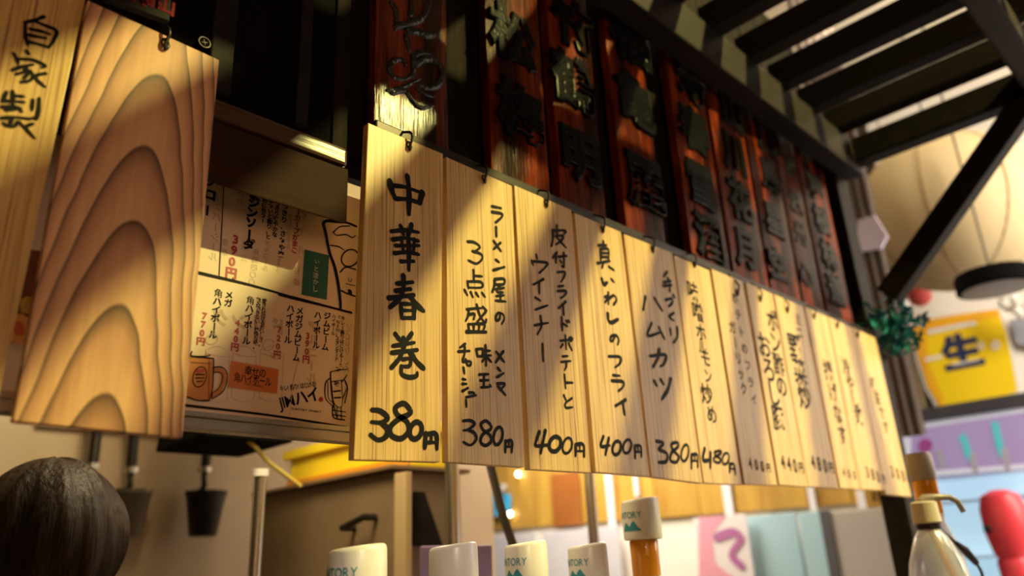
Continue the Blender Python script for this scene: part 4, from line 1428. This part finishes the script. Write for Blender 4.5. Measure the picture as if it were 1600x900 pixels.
# string of small bulbs
M_BULB = mat('warm_bulb', (1, 0.9, 0.7), 0.3, emit=(1.0, 0.86, 0.62), es=9)
for px, py in ((672, 733), (686, 744), (713, 751), (729, 758), (742, 752), (750, 744), (810, 741), (797, 803)):
    c = on('x', 4.44, px, py)
    t = thing('string_bulb', c, 'tiny glowing bulb of the string lights on the golden boarding', 'bulb', 'string lights')
    mb = MB(); mb.ball(c, 0.020, seg=12, rings=8)
    mb.build('glass', M_BULB, t, smooth=True)
    mb = MB(); mb.tube([c + np.array([0.0, 0, 0.0215]), c + np.array([0.004, 0, 0.045]), c + np.array([0.034, 0, 0.045])], 0.008, 8)
    mb.build('socket', M_WIRE, t, smooth=True)

# ------------------------------------------------------------------ things on the far cross wall
def xpanel(name, x, pxl, pxr, ptop, pbot, m_, lab, cat, t_=0.02, group=None):
    a, b = on('x', x, pxl, (ptop + pbot) / 2), on('x', x, pxr, (ptop + pbot) / 2)
    zt_ = (on('x', x, pxl, ptop)[2] + on('x', x, pxr, ptop)[2]) / 2
    zb_ = on('x', x, (pxl + pxr) / 2, pbot)[2]
    m = MB(); m.box(x, x + t_, b[1], a[1], zb_, zt_)
    o = m.build(name, m_, bevel=0.004)
    return tag(o, lab, cat, group), (a[1], b[1], zb_, zt_)


M_LAV = mottled('lavender_white_panel', (0.62, 0.60, 0.68), (0.70, 0.69, 0.75), 3, 0.3)
M_BLUEP = mottled('pale_blue_panel', (0.38, 0.60, 0.74), (0.46, 0.68, 0.80), 2, 0.3)
M_GREYPAN = mottled('grey_steel_panel', (0.42, 0.40, 0.39), (0.50, 0.48, 0.47), 2, 0.35)
xpanel('white_display_board', 4.40, 700, 842, 838, 1000, M_LAV, 'lavender white panel behind the second and third bottle caps', 'board')
xpanel('white_display_board', 4.40, 852, 972, 826, 1000, M_LAV, 'lavender white panel behind the fourth bottle cap', 'board')
xpanel('pale_blue_sheet', 4.40, 1178, 1258, 803, 1000, M_BLUEP, 'pale blue panel right of the pink poster', 'sheet')
xpanel('pale_blue_sheet', 4.40, 1262, 1296, 799, 1000, M_BLUEP, 'narrow pale blue panel left of the grey steel panel', 'sheet')
xpanel('steel_sheet', 4.36, 1314, 1470, 793, 1000, M_GREYPAN, 'grey steel panel left of the pump bottle', 'sheet')
xpanel('upright_strut', 4.35, 1296, 1313, 796, 1000, mat('slate_frame', (0.10, 0.10, 0.12), 0.4), 'dark upright frame between the pale blue and grey panels', 'frame')
xpanel('red_board', 4.44, 862, 905, 738, 822, mottled('red_brown_board', (0.28, 0.09, 0.02), (0.36, 0.13, 0.03), 4, 0.4), 'red brown board on the golden boarding, left of a steel pipe', 'board')
for a, b, top, bot, lab in ((948, 958, 735, 828, 'pale strip hanging over the golden boarding, right of the steel pipe'),
                            (990, 996, 735, 776, 'thin pale strip hanging over the golden boarding near the amber neck'),
                            (1130, 1143, 752, 805, 'pale hanging strip with a round top above the pink poster'),
                            (1263, 1273, 757, 800, 'pale hanging strip above the narrow blue panel'),
                            (1339, 1351, 766, 796, 'pale hanging strip above the grey steel panel')):
    o, (y0_, y1_, zb_, zt_) = xpanel('hanging_strip', 4.455, a, b, top, bot, mat('pale_strip', (0.80, 0.78, 0.84), 0.4), lab, 'strip', 0.012, 'pale strips over the golden boarding')
# pink poster
o, (y0_, y1_, zb_, zt_) = xpanel('pink_poster', 4.34, 1092, 1176, 806, 960, mat('white_poster_sheet', (0.82, 0.76, 0.80), 0.4), 'pink and white poster with a curved purple mark, right of the tall bottle', 'poster', 0.01)
pk = o
px_pl = plane_x(4.34)
mb = MB()
flat_poly(mb, px_pl, [(1092, 808), (1135, 806), (1112, 835), (1118, 880), (1150, 905), (1150, 958), (1092, 958)], 0.002)
mb.build('pink_field', mat('pink_print', (0.80, 0.36, 0.48), 0.5), pk)
mb = MB()
brush(mb, px_pl, lambda p: p, [([(1120, 840), (1145, 832), (1158, 842), (1148, 858), (1145, 870), (1160, 885)], 14)], 14, lift=0.004)
mb.build('purple_mark', mat('purple_print', (0.45, 0.16, 0.38), 0.5), pk)
# lettered strip at the lower right end of the boards
q = [on('x', 4.30, *p) for p in ((1354, 764), (1424, 760), (1424, 789), (1354, 793))]
mb = MB(); mb.slab(q, (1, 0, 0), 0.015)
sg = tag(mb.build('lettered_board', M_GOLD, bevel=0.002), 'golden wooden strip with a line of black characters at the right end below the boards', 'sign')
mb = MB()
hline(mb, plane_x(4.30), 'おつまみ三〇〇円', (1362, 776), (1416, 772), 13, off=0.03, lift=0.002)
mb.build('lettering', M_INK, sg)

# ------------------------------------------------------------------ dining side at the right
XW = 6.46
wp = plane_x(XW)
bp_ = [(1424, 512), (1448, 500), (1500, 491), (1560, 483), (1572, 520), (1582, 565), (1590, 612), (1540, 628), (1472, 642), (1450, 605), (1436, 560)]
t = thing('beer_poster', on('x', XW, 1510, 640), 'yellow barrel shaped poster with one large dark character on the white wall', 'poster')
mb = MB()
cx_, cy_ = 1508, 562
mb.poly_slab([on('x', XW, cx_ + (p[0] - cx_) * 1.07, cy_ + (p[1] - cy_) * 1.07) for p in bp_], (1, 0, 0), 0.01)
mb.build('white_border', M_WHITEP, t)
mb = MB(); flat_poly(mb, wp, bp_, 0.003)
mb.build('yellow_field', mat('yellow_print', (0.93, 0.66, 0.01), 0.45), t)
mb = MB(); flat_poly(mb, wp, [bp_[0], bp_[1], bp_[2], bp_[3], (1563, 495), (1500, 508), (1446, 520), (1452, 570), (1474, 622), (1472, 642), (1450, 605), (1436, 560)], 0.005)
mb.build('orange_edge', mat('orange_edge_print', (0.90, 0.45, 0.02), 0.45), t)
mb = MB()
put_glyph(mb, wp, '生', 1503, 550, 52, off=0.05, lift=0.008)
mb.build('large_character', mat('navy_print', (0.02, 0.03, 0.10), 0.5), t)
mb = MB()
brush(mb, wp, lambda p: p, [([(1453, 519), (1490, 511), (1524, 505)], 7), ([(1448, 562), (1472, 557)], 6), (loop(1529, 536, 1537, 545), 3), (loop(1552, 534, 1561, 545), 4), ([(1490, 570), (1530, 562)], 3)], 5, lift=0.008)
mb.build('white_lines', M_WHITEP, t)

# large beige lantern
XL = 5.3
c = on('x', XL, 1482, 332)
dd = (R.T @ c)
dl = -dd[2]
rx = 137 / F * dl
rz = 122 / F * dl
t = thing('paper_lantern', (c[0], c[1], c[2] - rz), 'large round beige paper lantern with seams, hanging at the upper right', 'lantern')
mb = MB()
seg = 48
prof = []
nr = 20
vs = []
for i in range(nr + 1):
    a = math.pi * i / nr
    rr, z = max(0.09, math.sin(a)), -math.cos(a)
    for k_ in range(seg):
        th = 2 * math.pi * k_ / seg
        g = 1 - 0.018 * (1 - abs(math.sin(th * 4)))
        vs.append((c[0] + rx * rr * g * math.cos(th), c[1] + rx * rr * g * math.sin(th), c[2] + rz * z))
mb.add(vs, [(i * seg + k_, i * seg + (k_ + 1) % seg, (i + 1) * seg + (k_ + 1) % seg, (i + 1) * seg + k_) for i in range(nr) for k_ in range(seg)])
mb.build('paper_shade', mottled('beige_paper', (0.60, 0.46, 0.24), (0.66, 0.52, 0.29), 2, 0.7), t, smooth=True)
mb = MB()
for k_ in range(8):
    th = 2 * math.pi * k_ / 8 + 0.06
    mb.tube([(c[0] + rx * 0.988 * max(0.09, math.sin(a)) * math.cos(th), c[1] + rx * 0.988 * max(0.09, math.sin(a)) * math.sin(th), c[2] - rz * 0.992 * math.cos(a)) for a in np.linspace(0.05, 3.09, 20)], 0.006, 6)
mb.build('seams', mat('tan_seam', (0.36, 0.24, 0.10), 0.7), t)
mb = MB()
mb.lathe((c[0], c[1], c[2] + rz), [(0.10 * rx, -0.01), (0.12 * rx, 0.0), (0.12 * rx, 0.02), (0.05 * rx, 0.03)], 24)
mb.tube([(c[0], c[1], c[2] + rz + 0.03), (c[0], c[1], 3.7)], 0.006, 8)
mb.build('hanging_cord', M_WIRE, t, smooth=True)

# black pendant lamp
c = on('x', 4.7, 1552, 440)
dl = -(R.T @ c)[2]
r = 54 / F * dl
t = thing('pendant_lamp', (c[0], c[1], c[2] - 0.05), 'flat black disc pendant lamp above the yellow poster', 'lamp')
mb = MB()
mb.lathe(c, [(r * 0.93, -0.045), (r, -0.042), (r, 0.03), (r * 0.95, 0.05), (r * 0.3, 0.065), (0.03, 0.08)], 40)
mb.build('shade', M_BLACKP, t, smooth=True)
mb = MB()
mb.lathe(c, [(0.001, -0.0475), (r * 0.86, -0.0475), (r * 0.86, -0.0455)], 40, cap=False)
mb.build('diffuser', mat('grey_diffuser', (0.20, 0.19, 0.20), 0.25), t, smooth=True)
mb = MB(); mb.tube([c + np.array([0, 0, 0.08]), (c[0], c[1], 3.7)], 0.006, 8)
mb.build('cord', M_WIRE, t, smooth=True)

# small lanterns near the wall
for px, py, rp, m_, lab in ((1437, 463, 17, mat('red_paper', (0.75, 0.10, 0.09), 0.6), 'small red ball lantern right of the teal garland'),
                            (1410, 477, 10, M_WHITEP, 'small white ball lantern at the edge of the teal garland, upper of two'),
                            (1407, 502, 15, M_WHITEP, 'white ball lantern at the edge of the teal garland, lower and larger')):
    c = on('x', 5.7 if rp == 15 else 5.95 if rp == 17 else 6.25, px, py)
    r = rp / F * -(R.T @ c)[2]
    t = thing('ball_lantern', c - np.array([0, 0, r]), lab, 'lantern')
    mb = MB(); mb.ball(c, r, r, r * 0.92)
    mb.build('ball', m_, t, smooth=True)
    mb = MB(); mb.tube([c + np.array([0, 0, r * 0.92]), (c[0], c[1], 3.7)], 0.004, 6)
    mb.build('cord', M_WIRE, t)
c = on('x', 6.2, 1592, 478)
t = thing('white_flowers', c - np.array([0, 0, 0.16]), 'cluster of white paper flowers at the right edge', 'decoration')
rg = random.Random(4)
for i in range(7):
    p = c + np.array([rg.uniform(-0.03, 0.03), rg.uniform(-0.17, 0.10), rg.uniform(-0.08, 0.08)])
    mb = MB()
    for k_ in range(6):
        a = k_ * math.pi / 3
        mb.ball(p + np.array([-0.01, 0.04 * math.cos(a), 0.04 * math.sin(a)]), 0.02, 0.034, 0.034, 10, 6)
    mb.build('flower', M_WHITEP, t, smooth=True)

# grey picture at the far right edge
q = [on('x', 6.44, *p) for p in ((1577, 500), (1640, 488), (1650, 545), (1588, 538))]
mb = MB(); mb.slab(q, (1, 0, 0), 0.02)
tag(mb.build('grey_print', mat('blue_grey_print', (0.34, 0.36, 0.42), 0.5), bevel=0.003), 'blue grey print on the wall at the right edge beside the yellow poster', 'picture')

# dark column and tall dark panel left of the white wall
a0, a1 = on('x', 5.9, 1352, 580)[1], on('x', 5.9, 1428, 590)[1]
mb = MB(); mb.box(5.9, 6.05, a1, a0 + 0.25, FLZ, on('x', 5.9, 1390, 506)[2])
tag(mb.build('dark_partition', grain_mat('dark_partition_wood', [(0.3, (0.030, 0.019, 0.013)), (0.7, (0.060, 0.040, 0.028))], 0.5, scale=(20, 20, 2)), bevel=0.005), 'dark brown partition behind the right end of the cedar boards', 'partition')
c = on('x', 5.8, 1386, 577)
t = thing('wall_spotlight', c, 'small bright light on the dark partition', 'light')
mb = MB(); mb.ball(c, 0.035, seg=14, rings=8)
mb.build('bulb', mat('cool_bulb', (0.9, 0.9, 1.0), 0.3, emit=(0.85, 0.88, 1.0), es=3.5), t, smooth=True)
mb = MB(); mb.tube([c + np.array([0.036, 0, 0]), c + np.array([0.10, 0, 0])], 0.02, 10)
mb.build('holder', M_WIRE, t, smooth=True)
q = [on('x', 4.262, *p) for p in ((1340, 344), (1366, 336), (1386, 368), (1376, 388), (1338, 394))]
mb = MB(); mb.poly_slab(q, (1, 0, 0), 0.022)
tag(mb.build('lavender_board', mat('lavender_board', (0.58, 0.50, 0.66), 0.5)), 'pale lavender board beside the post at the end of the signboards', 'board')
ca, cb_ = on('x', 4.3, 1290, 300)[1], on('x', 4.3, 1360, 300)[1]
mb = MB()
nf = 24
prow = [(4.3 + 0.012 * math.sin(i * 1.3), ca + (cb_ - ca) * i / nf) for i in range(nf + 1)]
mb.add([(x, y, z) for z in (0.55, 3.7) for x, y in prow] + [(x + 0.012, y, z) for z in (0.55, 3.7) for x, y in prow],
       [(i, i + 1, nf + 2 + i, nf + 1 + i) for i in range(nf)] + [(2 * nf + 2 + i, 3 * nf + 3 + i, 3 * nf + 4 + i, 2 * nf + 3 + i) for i in range(nf)])
tag(mb.build('grey_curtain', mottled('grey_brown_cloth', (0.10, 0.075, 0.062), (0.17, 0.13, 0.11), 3, 0.8)), 'grey brown hanging cloth behind the post', 'curtain')
q = [on('x', 6.48, *p) for p in ((1380, 395), (1398, 388), (1402, 432), (1385, 440))]
mb = MB(); mb.slab(q, (1, 0, 0), 0.01)
nt_ = tag(mb.build('paper_notice', M_WHITEP), 'white paper notice with a blue mark left of the brace', 'notice')
mb = MB()
brush(mb, plane_x(6.48), lambda p: p, [([(1391, 404), (1395, 414), (1388, 420)], 6)], 6, lift=0.003)
mb.build('blue_mark', mat('blue_print', (0.08, 0.10, 0.30), 0.5), nt_)

# drinks cooler
XF = 5.5
yl = on('x', XF, 1404, 690)[1]
yr = on('x', XF, 1720, 690)[1]
zt_ = on('x', XF, 1500, 630)[2]
zh_ = on('x', XF, 1500, 652)[2]
zp_ = on('x', XF, 1500, 738)[2]
fr = thing('drinks_cooler', (XF + 0.35, (yl + yr) / 2, FLZ), 'tall drinks cooler with a purple header and a bright pale blue glass front', 'cooler')
mb = MB(); mb.box(XF + 0.32, XF + 0.75, yr, yl, FLZ, zt_ - 0.002)
mb.box(XF + 0.02, XF + 0.32, yl - 0.05, yl, FLZ, zt_ - 0.002)
mb.build('body', mat('cooler_white', (0.70, 0.71, 0.78), 0.4), fr, bevel=0.006)
mb = MB(); mb.box(XF - 0.03, XF + 0.76, yr, yl + 0.02, zh_, zt_)
mb.build('top_trim', mat('slate_trim', (0.055, 0.055, 0.07), 0.4), fr, bevel=0.006)
M_LITP = mat('lit_header', (0.35, 0.28, 0.50), 0.4, emit=(0.36, 0.28, 0.55), es=0.35)
mb = MB(); mb.box(XF - 0.01, XF + 0.01, yr, yl - 0.001, zp_, zh_ - 0.002)
hp = mb.build('header_panel', M_LITP, fr, bevel=0.002)
hpl = plane_x(XF - 0.01)
mb = MB()
brush(mb, hpl, lambda p: p, [([(1416, 670), (1416, 735)], 14), ([(1420, 668), (1500, 655), (1660, 632)], 9), ([(1425, 742), (1520, 735), (1680, 722)], 8)], 8, lift=0.002, straight=True)
mb.build('white_edging', mat('lit_white_edge', (0.75, 0.78, 0.9), 0.4, emit=(0.7, 0.75, 0.95), es=0.25), hp)
for px, py, h in ((1510, 700, 34), (1560, 688, 50)):
    mb = MB()
    brush(mb, hpl, lambda p: p, [([(px - 5, py - h / 2), (px + 6, py + h / 2)], 11)], 11, lift=0.003)
    mb.build('cyan_bottle_picture', mat('cyan_print', (0.10, 0.60, 0.66), 0.4, emit=(0.1, 0.6, 0.66), es=0.25), hp)
for px, py, h in ((1522, 728, 36), (1572, 722, 40), (1470, 720, 30)):
    mb = MB()
    brush(mb, hpl, lambda p: p, [([(px - 2, py - h / 2), (px + 3, py + h / 2 - 6)], 10)], 10, lift=0.003)
    mb.build('pale_bottle_picture', mat('pale_bottle_print', (0.55, 0.55, 0.70), 0.4), hp)
mb = MB()
brush(mb, hpl, lambda p: p, [(loop(1440, 690, 1452, 702), 10)], 10, lift=0.003)
mb.build('magenta_spot', mat('magenta_print', (0.50, 0.10, 0.42), 0.4), hp)
mb = MB(); mb.box(XF + 0.27, XF + 0.318, yr, yl - 0.051, FLZ + 0.1, zp_ - 0.02)
mb.build('lit_back', mat('lit_interior', (0.62, 0.84, 0.92), 0.5, emit=(0.55, 0.82, 0.95), es=0.55), fr)
mb = MB()
for f_ in (0.12, 0.40, 0.70):
    zz = zp_ - 0.02 - f_ * 1.2
    mb.box(XF + 0.05, XF + 0.268, yr, yl - 0.052, zz - 0.012, zz)
mb.build('shelves', mat('pale_shelf', (0.62, 0.66, 0.76), 0.35), fr)
mb = MB(); mb.box(XF + 0.0, XF + 0.018, yr, yl - 0.001, FLZ + 0.1, zp_ - 0.004)
gl_ = bpy.data.materials.new('cooler_glass')
gl_.use_nodes = True
nt, N, L, b = nodes_of(gl_)
b.inputs['Base Color'].default_value = (0.95, 0.97, 1, 1)
b.inputs['Roughness'].default_value = 0.02
b.inputs['Transmission Weight'].default_value = 1.0
b.inputs['IOR'].default_value = 1.05
mb.build('glass_front', gl_, fr)
# red container in front of the cooler
c = on('x', 5.2, 1586, 872)
dl = -(R.T @ c)[2]
kk = dl / F
t = thing('red_container', c - np.array([0, 0, 60 * kk]), 'red rounded container in front of the cooler at the lower right edge', 'container')
mb = MB()
mb.lathe(c, [(20 * kk, -60 * kk), (24 * kk, -55 * kk), (26 * kk, -5 * kk), (23 * kk, 0), (27 * kk, 8 * kk), (33 * kk, 40 * kk), (33 * kk, 75 * kk), (27 * kk, 95 * kk), (12 * kk, 103 * kk), (0.001, 104 * kk)], 30)
mb.build('red_body', mat('red_plastic', (0.78, 0.05, 0.07), 0.4), t, smooth=True)
mb = MB()
rr = 28 * kk
mb.ball(c + np.array([-33 * kk * 0.8, 33 * kk * 0.62, 45 * kk]), 7 * kk, seg=10, rings=8)
mb.build('dark_spot', M_WIRE, t, smooth=True)
ped = MB(); zq = c[2] - 60 * kk
ped.box(c[0] - 0.22, c[0] + 0.22, c[1] - 0.5, c[1] + 0.22, FLZ, zq)
tag(ped.build('side_table', mat('pale_table', (0.55, 0.52, 0.55), 0.5), bevel=0.006), 'pale side table under the red container', 'table')

# ------------------------------------------------------------------ teal garland at the foot of the brace
c0 = on('x', 2.93, 1378, 505)
M_LEAF = mottled('teal_foil_leaf', (0.006, 0.08, 0.09), (0.03, 0.32, 0.36), 40, 0.25)
t = thing('garland', c0 - np.array([0, 0, 0.10]), 'dark teal leafy garland at the foot of the brace by the last board', 'plant')
rg = random.Random(9)
mb = MB()
for i in range(260):
    while True:
        p = np.array([rg.gauss(0, 1), rg.gauss(0, 1), rg.gauss(0, 1)])
        if np.linalg.norm(p) < 1.9:
            break
    p = c0 + np.array([0.12, 0, 0]) + p * np.array([0.055, 0.055, 0.062])
    d = np.array([rg.gauss(0, 1), rg.gauss(0, 1), rg.gauss(0, 1)]); d /= np.linalg.norm(d)
    e = np.cross(d, [0.3, 0.5, 0.8]); e /= np.linalg.norm(e)
    n_ = np.cross(d, e)
    l_, w_ = rg.uniform(0.03, 0.055), rg.uniform(0.008, 0.014)
    mb.add([p, p + d * l_ * 0.5 + e * w_ + n_ * 0.004, p + d * l_, p + d * l_ * 0.5 - e * w_ + n_ * 0.004, p + d * l_ * 0.5 - n_ * 0.003], [(0, 1, 4), (1, 2, 4), (2, 3, 4), (3, 0, 4)])
lf = mb.build('leaves', M_LEAF, t)
lf['kind'] = 'stuff'
mb = MB()
mb.tube(spline([(3.0, 0.93, 0.98), c0 + np.array([0.12, 0, 0.05]), c0 + np.array([0.12, 0.01, -0.05]), c0 + np.array([0.10, 0.0, -0.11])], 6), 0.006, 8)
mb.build('stem', M_WIRE, t, smooth=True)

# ------------------------------------------------------------------ the worker at the left
def skin_mesh(name, verts, edges, radii, root, sub=1):
    me = bpy.data.meshes.new(name)
    me.from_pydata(verts, edges, [])
    o = bpy.data.objects.new(name, me)
    COL.objects.link(o)
    m = o.modifiers.new('s', 'SKIN')
    m.use_smooth_shade = True
    for i, rr in enumerate(radii):
        sv = me.skin_vertices[0].data[i]
        sv.radius = (rr, rr) if isinstance(rr, (int, float)) else rr
        sv.use_root = (i == root)
    s_ = o.modifiers.new('d', 'SUBSURF')
    s_.levels = s_.render_levels = sub
    bpy.context.view_layer.update()
    dg = bpy.context.evaluated_depsgraph_get()
    out = bpy.data.meshes.new_from_object(o.evaluated_get(dg))
    bpy.data.objects.remove(o)
    return out


hc = dep(76, 860, 1.58)
foot = np.array([hc[0], hc[1], FLZ])
HT = (hc[2] * S + Z0)          # metres, centre of the head
person = thing('person', foot, 'person seen from behind at the lower left corner, only the short dark hair showing', 'person')
k = (HT + 0.02) / 1.52
V_ = [(0, 0, .92), (0, -.01, 1.10), (0, -.01, 1.28), (0, 0, 1.37), (0, .015, 1.43), (0, .02, 1.50),
      (-.10, 0, 1.345), (-.185, 0, 1.325), (-.22, .02, 1.06), (-.20, .22, .98), (-.20, .27, .975),
      (.10, 0, 1.345), (.185, 0, 1.325), (.22, .02, 1.06), (.20, .22, .98), (.20, .27, .975),
      (-.09, 0, .88), (-.10, .01, .48), (-.10, -.02, .09), (-.10, .06, .035), (-.10, .14, .03),
      (.09, 0, .88), (.10, .01, .48), (.10, -.02, .09), (.10, .06, .035), (.10, .14, .03)]
Ed = [(0, 1), (1, 2), (2, 3), (3, 4), (4, 5), (3, 6), (6, 7), (7, 8), (8, 9), (9, 10), (3, 11), (11, 12), (12, 13), (13, 14), (14, 15),
      (0, 16), (16, 17), (17, 18), (18, 19), (19, 20), (0, 21), (21, 22), (22, 23), (23, 24), (24, 25)]
Ra = [.13, .125, .14, .085, .055, .06, .075, .06, .045, .03, .034, .075, .06, .045, .03, .034, .085, .058, .042, .042, .028, .085, .058, .042, .042, .028]
Ra[0] = (.15, .10); Ra[1] = (.14, .10); Ra[2] = (.155, .105)
for sx in (-1, 1):
    wi = 10 if sx < 0 else 15
    for j, (dx, ln) in enumerate(((-.030, .062), (-.010, .074), (.010, .070), (.029, .056))):
        b_ = len(V_)
        V_ += [(sx * .20 + dx * -sx, .305, .972), (sx * .20 + dx * -sx * 1.1, .305 + ln * .55, .962), (sx * .20 + dx * -sx * 1.1, .305 + ln * .9, .940)]
        Ed += [(wi, b_), (b_, b_ + 1), (b_ + 1, b_ + 2)]
        Ra += [.0105, .009, .0075]
    b_ = len(V_)
    V_ += [(sx * .20 - sx * .042, .285, .965), (sx * .20 - sx * .055, .315, .950)]
    Ed += [(wi, b_), (b_, b_ + 1)]
    Ra += [.011, .009]
body = skin_mesh('body', [(x * k, y * k, z * k) for x, y, z in V_], Ed, Ra, 0)
# head with a face, looking away into the kitchen
bm = bmesh.new()
bm.from_mesh(body)
hz = HT - 0.0
bmesh.ops.create_uvsphere(bm, u_segments=36, v_segments=24, radius=1.0, matrix=Matrix.Translation((0, 0.02, hz)) @ Matrix.Diagonal((0.078, 0.098, 0.115, 1)))


def blob(p, rx, ry, rz):
    bmesh.ops.create_uvsphere(bm, u_segments=14, v_segments=10, radius=1.0, matrix=Matrix.Translation((p[0], p[1], hz + p[2])) @ Matrix.Diagonal((rx, ry, rz, 1)))


blob((0, 0.07, -0.075), 0.052, 0.045, 0.045)      # jaw
blob((0, 0.122, -0.022), 0.012, 0.016, 0.024)     # nose
blob((0, 0.108, 0.022), 0.055, 0.016, 0.010)      # brow
blob((0, 0.112, -0.062), 0.024, 0.010, 0.006)     # upper lip
blob((0, 0.111, -0.073), 0.021, 0.010, 0.006)     # lower lip
for sx in (-1, 1):
    blob((sx * 0.032, 0.104, 0.002), 0.014, 0.010, 0.010)   # eyes
    blob((sx * 0.082, 0.012, -0.010), 0.010, 0.020, 0.032)  # ears
bm.to_mesh(body)
bm.free()
bo = bpy.data.objects.new('body', body)
COL.objects.link(bo)
rm = bo.modifiers.new('r', 'REMESH')
rm.mode = 'VOXEL'
rm.voxel_size = 0.008
rm.use_smooth_shade = True
bpy.context.view_layer.update()
me = bpy.data.meshes.new_from_object(bo.evaluated_get(bpy.context.evaluated_depsgraph_get()))
bo.modifiers.clear()
bo.data = me
bpy.data.meshes.remove(body)
me.materials.clear()
me.materials.append(mottled('skin', (0.50, 0.29, 0.19), (0.56, 0.34, 0.23), 20, 0.5))
bo.parent = person
# clothes
kk_ = lambda pts: [(x * k, y * k, z * k) for x, y, z in pts]
sh = skin_mesh('shirt', kk_([(0, 0, .86), (0, -.01, 1.10), (0, -.01, 1.28), (0, 0, 1.38), (-.10, 0, 1.345), (-.187, 0, 1.32), (-.212, .015, 1.13), (.10, 0, 1.345), (.187, 0, 1.32), (.212, .015, 1.13)]),
               [(0, 1), (1, 2), (2, 3), (3, 4), (4, 5), (5, 6), (3, 7), (7, 8), (8, 9)], [(.165, .12), (.16, .12), (.17, .125), (.092, .085), .09, .075, .068, .09, .075, .068], 1, 2)
so = bpy.data.objects.new('shirt', sh); COL.objects.link(so); so.parent = person
sh.materials.append(mottled('black_cotton', (0.015, 0.014, 0.014), (0.03, 0.028, 0.027), 30, 0.85))
tr = skin_mesh('trousers', kk_([(0, 0, .93), (-.09, 0, .86), (-.10, .01, .48), (-.10, -.015, .09), (.09, 0, .86), (.10, .01, .48), (.10, -.015, .09)]),
               [(0, 1), (1, 2), (2, 3), (0, 4), (4, 5), (5, 6)], [(.16, .115), .10, .075, .062, .10, .075, .062], 0, 2)
to = bpy.data.objects.new('trousers', tr); COL.objects.link(to); to.parent = person
tr.materials.append(mottled('dark_denim', (0.02, 0.022, 0.035), (0.035, 0.038, 0.055), 40, 0.85))
# hair: a cap of combed locks around the crown, open at the face
M_HAIR = mat('dark_hair', (0.020, 0.012, 0.009), 0.5, spec=0.22)
nt, N, L, b = nodes_of(M_HAIR)
tc = N.new('ShaderNodeTexCoord')
n1 = N.new('ShaderNodeTexNoise')
mp = N.new('ShaderNodeMapping')
mp.inputs['Scale'].default_value = (150, 150, 14)
L.new(tc.outputs['Object'], mp.inputs['Vector'])
L.new(mp.outputs[0], n1.inputs['Vector'])
n1.inputs['Scale'].default_value = 1.0
n1.inputs['Detail'].default_value = 3.0
bp = N.new('ShaderNodeBump')
bp.inputs['Strength'].default_value = 0.7
bp.inputs['Distance'].default_value = 0.004
L.new(n1.outputs[0], bp.inputs['Height'])
L.new(bp.outputs[0], b.inputs['Normal'])
L.new(ramp(nt, n1.outputs[0], [(0.3, (0.006, 0.004, 0.003)), (0.7, (0.036, 0.019, 0.013))]), b.inputs['Base Color'])
bm = bmesh.new()
U, Vv = 72, 30
grid = []
rg = random.Random(2)
ph = [rg.uniform(0, 6.28) for _ in range(6)]
for j in range(Vv + 1):
    row = []
    for i in range(U):
        th = 2 * math.pi * i / U
        front = max(0.0, math.sin(th))
        pm_ = 2.15 - 1.05 * front ** 1.5
        a = pm_ * j / Vv
        lock = 0.045 * math.sin(5 * th + 1.1 + 0.8 * a) * math.sin(3 * a + 0.6) + 0.030 * math.sin(9 * th + ph[0] + 2.2 * a) + 0.022 * math.sin(17 * th + ph[1] - 1.5 * a) + 0.014 * math.sin(31 * th + ph[2] + a)
        f_ = 1.0 + lock * min(1.0, a * 1.2)
        x = 0.099 * math.sin(a) * math.cos(th) * f_
        y = 0.022 - 0.008 + 0.112 * math.sin(a) * math.sin(th) * f_
        z = hz + 0.008 + 0.124 * math.cos(a) * (1 + 0.3 * lock)
        row.append(bm.verts.new((x, y, z)))
    grid.append(row)
for j in range(Vv):
    for i in range(U):
        i2 = (i + 1) % U
        if j == 0:
            try:
                bm.faces.new((grid[0][0], grid[1][i], grid[1][i2]))
            except ValueError:
                pass
        else:
            bm.faces.new((grid[j][i], grid[j + 1][i], grid[j + 1][i2], grid[j][i2]))
for v in [v for v in bm.verts if not v.link_faces]:
    bm.verts.remove(v)
bmesh.ops.recalc_face_normals(bm, faces=bm.faces)
for fc in bm.faces:
    fc.smooth = True
hm = bpy.data.meshes.new('hair')
bm.to_mesh(hm)
bm.free()
hm.materials.append(M_HAIR)
ho = bpy.data.objects.new('hair', hm)
COL.objects.link(ho)
ho.parent = person
sol = ho.modifiers.new('thick', 'SOLIDIFY')
sol.thickness = 0.008
sol.offset = -1
person.rotation_euler = (0, 0, 0.35)
